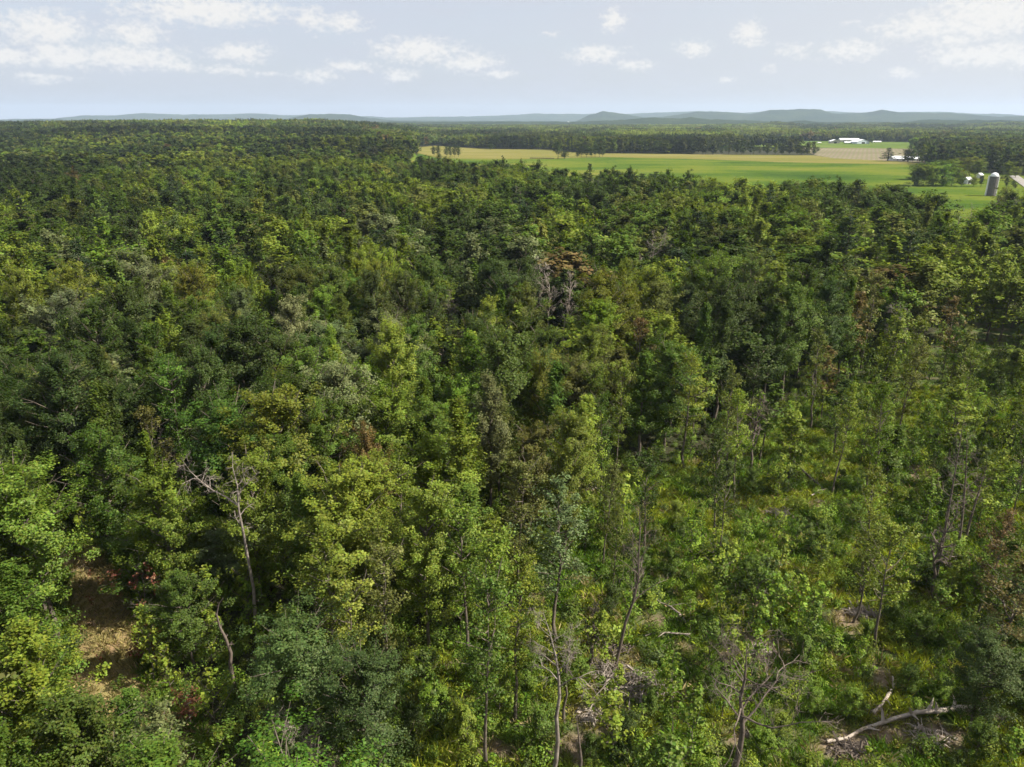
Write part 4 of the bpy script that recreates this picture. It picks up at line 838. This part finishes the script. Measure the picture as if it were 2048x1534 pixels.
def gable(name, cat, label, px, by, wm, dm_, eave, ridge, axis, rot, mw, mr, doors=(), group=None, wins=0, lean=None, xy=None):
    """gable building; axis x: ridge runs along local x"""
    x, y = xy or ground(px, by); e = empty(name, x, y, None, rot); tag(e, label, cat, group)
    Wl = MB(); a, b = wm/2, dm_/2
    Wl.box(-a, a, -b, b, -1, eave)
    if axis == 'x':
        for s in (-a, a): Wl.add([(s, -b, eave), (s, b, eave), (s, 0, ridge), (s, 0, ridge)], [[0, 1, 2, 3]])
        Rf = [[(-a-.5, -b-.6, eave-.25), (a+.5, -b-.6, eave-.25), (a+.5, 0, ridge+.1), (-a-.5, 0, ridge+.1)], [(-a-.5, 0, ridge+.1), (a+.5, 0, ridge+.1), (a+.5, b+.6, eave-.25), (-a-.5, b+.6, eave-.25)]]
    else:
        for s in (-b, b): Wl.add([(-a, s, eave), (a, s, eave), (0, s, ridge), (0, s, ridge)], [[0, 1, 2, 3]])
        Rf = [[(-a-.6, -b-.5, eave-.25), (0, -b-.5, ridge+.1), (0, b+.5, ridge+.1), (-a-.6, b+.5, eave-.25)], [(0, -b-.5, ridge+.1), (a+.6, -b-.5, eave-.25), (a+.6, b+.5, eave-.25), (0, b+.5, ridge+.1)]]
    link('wall', Wl.mesh('barn_wall', [mw]), e); Rm = MB()
    for q in Rf:
        q = np.array(q); n_ = np.array([0, 0, .18]); Rm.add(np.vstack([q, q+n_]), [[0, 1, 2, 3], [4, 7, 6, 5], [0, 4, 5, 1], [1, 5, 6, 2], [2, 6, 7, 3], [3, 7, 4, 0]])
    link('roof', Rm.mesh('barn_roof', [mr]), e)
    for (x0, x1, z1) in doors:
        Dm = MB(); Dm.box(x0, x1, -b-.12, -b+.05, 0, z1); link('door', Dm.mesh('barn_door', [M_DK]), e)
    for i in range(wins):
        wx = -a+(i+.7)*2*a/(wins+.4); Wm_ = MB(); Wm_.box(wx-.5, wx+.5, -b-.1, -b+.05, 1.0, 2.2); link('window', Wm_.mesh('house_window', [M_DK]), e)
    return e
gable('barn', 'barn', 'tan-sided gabled barn with a white roof at the left end of the farm', 1668, 287, 20, 30, 5.2, 8.8, 'y', R_(-12), M_TAN, M_WROOF, [(-3, 3, 4.5)])
gable('barn', 'barn', 'long low grey-roofed barn joining the two gabled barns', 1697, 284, 46, 20, 5, 8.6, 'x', R_(-6), M_TAN, M_ROOF, [(-16, -10, 4), (-6, 2, 3.6)])
gable('lean_to', 'shed', 'white-roofed open lean-to in front of the long grey barn', 1697, 287.3, 20, 8, 2.8, 4.2, 'x', R_(-6), M_DK, M_WROOF)
gable('barn', 'barn', 'wide pale blue gabled barn at the right of the long grey barn', 1719, 287.5, 30, 30, 4.8, 9.6, 'y', R_(8), M_BLUEW, M_WROOF, [(-4, 4, 4.2)])
gable('long_shed', 'shed', 'long low white shed standing apart right of the barns', 1753, 285.5, 19, 8, 2.7, 3.6, 'x', R_(-4), M_WHITE, M_WROOF, [(-8, -6, 2)])
gable('equipment_shed', 'shed', 'tiny grey shed in the pasture left of the barns', 1638, 287, 8, 5, 2, 2.8, 'x', 0, M_TAN, M_ROOF, [(-1, 1, 1.6)])
gable('poultry_house', 'farm building', 'long low building with bright white roof behind the field pines', 1835, 322, 60, 18, 2.8, 5.2, 'x', R_(-8), M_WHITE, M_WROOF, [(-20, -17, 2.2)], wins=8)
gable('farmhouse', 'house', 'white-roofed house half hidden in the farmyard thicket', 1934, 368, 3.2, 4, 3.4, 4.8, 'x', R_(14), M_WHITE, M_WROOF, [(-1, .1, 2)], wins=2)
gable('garage', 'house', 'small pale-roofed outbuilding peeking over the round bluish tree', 1958, 358, 2.8, 3.4, 3.2, 4.3, 'x', R_(20), M_WHITE, M_WROOF, [(-1.6, 1.6, 2.2)])
gable('cottage', 'house', 'tan house with light walls at the forest edge beyond the hay field', 1248, 302, 22, 12, 4.5, 7.5, 'x', R_(4), pmat('cream_siding', (.62, .50, .36)), pmat('brown_roof', (.34, .25, .18)), [(-1, .2, 2.1)], wins=4)
for i, (px, py, wm, hh, lab) in enumerate([(897,235,26,17,'leftmost white building of the far cluster on the horizon'),(905,235.5,34,12,'widest white building of the far left horizon cluster'),(913,235.5,22,13,'rightmost white building of the far left horizon cluster'),
        (1086,237,36,9,'lone white roof on the far horizon left of the right cluster'),(1113,236.5,34,10,'left white building of the far right horizon cluster'),(1124,237,50,8,'low middle white building of the far right horizon cluster'),(1137,236.5,34,11,'right white building of the far right horizon cluster'),(1148,236.8,24,10,'small white building ending the far right horizon cluster')]):
    a_, e_ = azel(px, py); rr = 6300.; x = rr*math.sin(R_(a_)); y = rr*math.cos(R_(a_)); z = CAM_H+rr*math.tan(R_(e_))
    e = gable('far_barn', 'distant building', lab, 0, 0, wm, 24, 8+hh*.3, 9+hh*.6, 'x', R_(10*i), M_WHITE, M_WROOF, [(-3, 3, 5)], 'white buildings near the horizon', xy=(x, y)); e.location.z = float(canopy(x, y))-2; e.scale = (.65, .65, .65)
for o in list(COL.objects):
    if o.parent is None and o.get('category') in ('barn', 'shed') and o.type == 'EMPTY': o.scale = (.86, .86, .86)
# weathered fence round the corral beside the tall hay-field tree
fx0, fy0 = ground(1060, 318); fx1, fy1 = ground(1108, 319); e = empty('pasture_fence', fx0, fy0); tag(e, 'brown board fence in the hay field beside the tall dark tree', 'fence')
Lf = math.hypot(fx1-fx0, fy1-fy0); nF = 12; ux, uy = (fx1-fx0)/Lf, (fy1-fy0)/Lf; Rl = MB()
for k in (0.5, 1.1, 1.7): Rl.tube([(0, 0, k), (fx1-fx0, fy1-fy0, k+float(h(fx1, fy1)-h(fx0, fy0)))], .12, 4)
link('rails', Rl.mesh('fence_rails', [M_DEADB]), e)
Pm = MB(); Pm.box(-.12, .12, -.12, .12, -.3, 2.0); pme = Pm.mesh('fence_post', [M_DEADB])
for k in range(nF+1): o = link('post', pme, e); o.location = (ux*Lf*k/nF, uy*Lf*k/nF, float(h(fx0+ux*Lf*k/nF, fy0+uy*Lf*k/nF)-h(fx0, fy0)))

# ------------------------------------------------------------------ the rest of the forest: one mass
rg = np.random.default_rng(21); PX, PY, PK, PT, PHs, PW = [], [], [], [], [], []
def push(x, y, k, tn, s, w): PX.append(x); PY.append(y); PK.append(k); PT.append(tn); PHs.append(s); PW.append(w)
TA = {k: np.array(v) for k, v in TINT.items()}
for (x, y, k, tn, hh, wf) in rest: push(x, y, k, TA[tn], hh/HT[k], wf)
def band(r0, r1, s, azl, kinds, hscale=1., wscale=1., xmargin=20):
    gx, gy = grid(-r1*.8, r1*.8, 0, r1, s, rg); r = np.hypot(gx, gy); a = np.degrees(np.arctan2(gx, gy))
    ok = (r >= r0) & (r < r1) & (np.abs(gx) < gy*math.tan(R_(azl))+xmargin); gx, gy = gx[ok], gy[ok]
    ok = ~excluded(gx, gy)
    for P in OPEN_STRIPS: ok &= ~inpoly(P, gx, gy)
    spz = inpoly(SPARSE, gx, gy); ok &= ~(spz & (rg.random(len(gx)) < .40) & (np.hypot(gx, gy) < 178)); ok &= ~(inpoly(BUSHLINE, gx, gy))
    gx, gy, spz = gx[ok], gy[ok], spz[ok]; edge = np.zeros(len(gx), bool)
    for x_, y_, s_ in zip(gx, gy, spz):
        k = kinds(x_, y_, s_)
        if r1 < 600:
            e_ = 0
            while e_ < 5 and bool(too_high(np.array([x_]), np.array([y_]), (18.5-2*e_))[0]): e_ += 1
            if e_ >= 5: continue
        tn = pick_tint(x_, y_, rg, s_); hv = (.72+.46*rg.random()**1.3)*hscale*(1-.11*(e_ if r1 < 600 else 0))
        if k == 'pine' or k == 'farpine': tn = 'pine'
        if k == 'bare': hv *= .95
        tt = TA[tn]*(.7+.6*rg.random())
        if r0 > 500: tt = tt*(.62 if (x_ > .44*y_ and r0 < 1000) else 1)*(.42+.72*float(sm((fbm(x_/260, y_/170, 91, 3)-.3)*2.6)))*np.array([1.05, 1, 1])
        
        push(x_, y_, k, tt, hv, (.72+.72*rg.random()**1.4)*wscale)
def kmid(x, y, s):
    q = rg.random()
    if q < .018: return 'bare'
    if s: return 'airy' if q < .75 else 'broad'
    if x > 60 and math.hypot(x, y) > 300: return 'oak' if q < .4 else 'pine' if q < .56 else 'broad' if q < .85 else 'airy'
    return 'broad' if q < .46 else 'oak' if q < .70 else 'plume' if q < .90 else 'airy' if q < .95 else 'pine'
band(165, 560, 7.8, 42, kmid, 1.03, 1.58, 40)
band(560, 1400, 10.2, 41, lambda x, y, s: 'far' if rg.random() < .86 else 'farpine', .98, 1.5, 40)
band(1400, 4100, 17.5, 40, lambda x, y, s: 'clump', 1.0, 1.15, 60)
PX = np.array(PX); PY = np.array(PY); n = len(PX); PTa = np.array(PT)
idx = np.array([MIDK[k][int(q*len(MIDK[k]))] for k, q in zip(PK, rg.random(n))])
isn = np.array(PHs); wn = np.array(PW)
scatter('forest', np.stack([PX, PY, h(PX, PY)-.2], 1), np.stack([0*PX, 0*PX, rg.random(n)*6.28], 1), np.stack([wn, wn*(.9+.2*rg.random(n)), isn], 1), idx, PTa, TREECOL, [M_LEAFI, M_BARK])
print('forest instances', n, 'individuals', len(ind))

# ------------------------------------------------------------------ undergrowth and grass
def small_bush(seed, nb, R, Hh, per, size, mat=M_LEAFI):
    r = np.random.default_rng(seed); C = r.normal(size=(nb, 3)); C /= np.linalg.norm(C, axis=1)[:, None]; C = C*r.random((nb, 1))**.4*np.array([R, R, Hh*.55])+np.array([0, 0, Hh*.5]); C[:, 2] = np.abs(C[:, 2])
    V, F, var = leaves(r, C, np.tile([0, 0, 1.], (nb, 1)), .34, 1.3, per, size, np.array([0, 0, 0.]), up=.9); return mesh_np('undergrowth_plant', V, F, [mat], {'var': var})
def grass_tuft(seed, nb=26, Hh=.75, R=.38):
    r = np.random.default_rng(seed); a = r.random(nb)*6.28; q = r.random(nb)**.7*R; o = np.stack([q*np.cos(a), q*np.sin(a), 0*q], 1); d = np.stack([np.cos(a)*.5+r.normal(size=nb)*.3, np.sin(a)*.5+r.normal(size=nb)*.3, np.ones(nb)], 1)
    hh = Hh*(.5+.7*r.random((nb, 1))); s = np.cross(d, r.normal(size=(nb, 3))); s /= np.linalg.norm(s, axis=1)[:, None]; tip = o+d*hh; tip[:, 2] *= .8
    V = np.stack([o-s*.03, o+s*.03, (o+tip)/2+s*.035+np.array([0, 0, .1]), tip], 1).reshape(-1, 3); F = np.arange(nb*4).reshape(-1, 4)
    return mesh_np('grass_tuft', V, F, [M_GRASSI], {'var': r.random(nb)})
UG = [small_bush(700+i, 11, .55, .9, 34, .105) for i in range(3)]+[small_bush(710+i, 18, .95, 1.5, 36, .12) for i in range(3)]+[small_bush(720+i, 13, .8, .5, 34, .13) for i in range(2)]
for i in range(3):
    (V, F, var), T = gen_tree(730+i, 5, 1.2, .15, 14, 1.4, 16, .2, 'oval', rad=.32, trunk_r=.035, sides=4, gaps=.1); UG.append(combo('sapling', (V, F, var), T))
UGC = lib_collection('undergrowth_library', UG)
gx, gy = grid(-75, 125, 36, 150, 1.35, rg, 1.0); sp = inpoly(SPARSE, gx, gy); tr_d = seg_dist(TRAIL, gx, gy); dr_ = dryness(gx, gy)
pat = fbm(gx/6, gy/6, 41, 3)
lg = seg_dist([ground(1640, 1500), ground(1965, 1424)], gx, gy)
ok = (tr_d > 2.7) & (lg > 1.7) & (seg_dist([ground(700, 1560), ground(560, 1500)], gx, gy) > 2.2) & (seg_dist([ground(1742, 1432), ground(1785, 1358)], gx, gy) > 1.3) & (np.abs(gx) < gy*.8+10) & (dr_ < .35) & ((sp & (rg.random(len(gx)) < .28+1.1*(pat-.35).clip(0, 1))) | (~sp & (rg.random(len(gx)) < np.where(np.hypot(gx, gy) < 100, .85, .35))))
gx, gy, sp, pat = gx[ok], gy[ok], sp[ok], pat[ok]; n = len(gx)
ui = rg.choice(11, n, p=[.12, .12, .12, .10, .10, .09, .11, .10, .05, .05, .04]); tk = np.array([TA[['mid', 'bright', 'yellowish', 'lime', 'dark', 'bluish'][k]] for k in rg.choice(6, n, p=[.22, .26, .28, .10, .09, .05])])*(1.0+.5*rg.random((n, 1)))
s_ = .75+.7*rg.random(n)
scatter('undergrowth', np.stack([gx, gy, hz(gx, gy)-.05], 1), np.stack([0*gx, 0*gx, rg.random(n)*6.28], 1), np.stack([s_, s_, s_*(.8+.4*rg.random(n))], 1), ui, tk, UGC, [M_LEAFI])
print('undergrowth', n)
GC = lib_collection('grass_library', [grass_tuft(800+i, 26, .55+.12*i) for i in range(4)])
gx, gy = grid(-75, 135, 38, 195, .66, rg, 1.1); sp = inpoly(SPARSE, gx, gy); tr_d = seg_dist(TRAIL, gx, gy); dr_ = dryness(gx, gy); st = np.zeros(len(gx), bool)
for P in OPEN_STRIPS: st |= inpoly(P, gx, gy)
ok = (np.abs(gx) < gy*.8+5) & ((gy < 130) | st) & ((sp & (rg.random(len(gx)) < .8)) | (tr_d < 4) | st) & (rg.random(len(gx)) > dr_*.6)
gx, gy, dr_, tr_d = gx[ok], gy[ok], dr_[ok], tr_d[ok]; n = len(gx); pt = fbm(gx/5, gy/5, 51, 3)[:, None]
base = np.where(pt > .56, [[.19, .22, .022]], np.where(pt > .46, [[.135, .195, .018]], [[.085, .15, .016]])); dd = np.clip(dr_*.8+(tr_d < 2.7)*.75, 0, 1)[:, None]
base = base*(1-dd)+np.array([[.27, .205, .10]])*dd; pick = rg.random((n, 1)) < .10; base = np.where(pick, [[.26, .21, .10]], base)*(.8+.4*rg.random((n, 1)))
s_ = (.75+.7*rg.random(n))*(1-.45*dd[:, 0])
scatter('tall_grass', np.stack([gx, gy, hz(gx, gy)-.05], 1), np.stack([0*gx, 0*gx, rg.random(n)*6.28], 1), np.stack([s_, s_, s_], 1), rg.integers(0, 4, n), base, GC, [M_GRASSI])
print('grass', n)

# ------------------------------------------------------------------ haze: even air in one closed box
hb = MB(); hb.box(-17500, 17500, -17500, 17500, -60, 330); hm, nt = newmat('haze_air')
pv = N(nt, 'ShaderNodeVolumePrincipled'); pv.inputs['Color'].default_value = (.64, .78, 1.0, 1); pv.inputs['Density'].default_value = 5.4e-5; pv.inputs['Anisotropy'].default_value = .1
o_ = N(nt, 'ShaderNodeOutputMaterial'); L(nt, pv.outputs[0], o_.inputs['Volume'])
tag(link('haze', hb.mesh('haze', [hm])), kind='stuff')
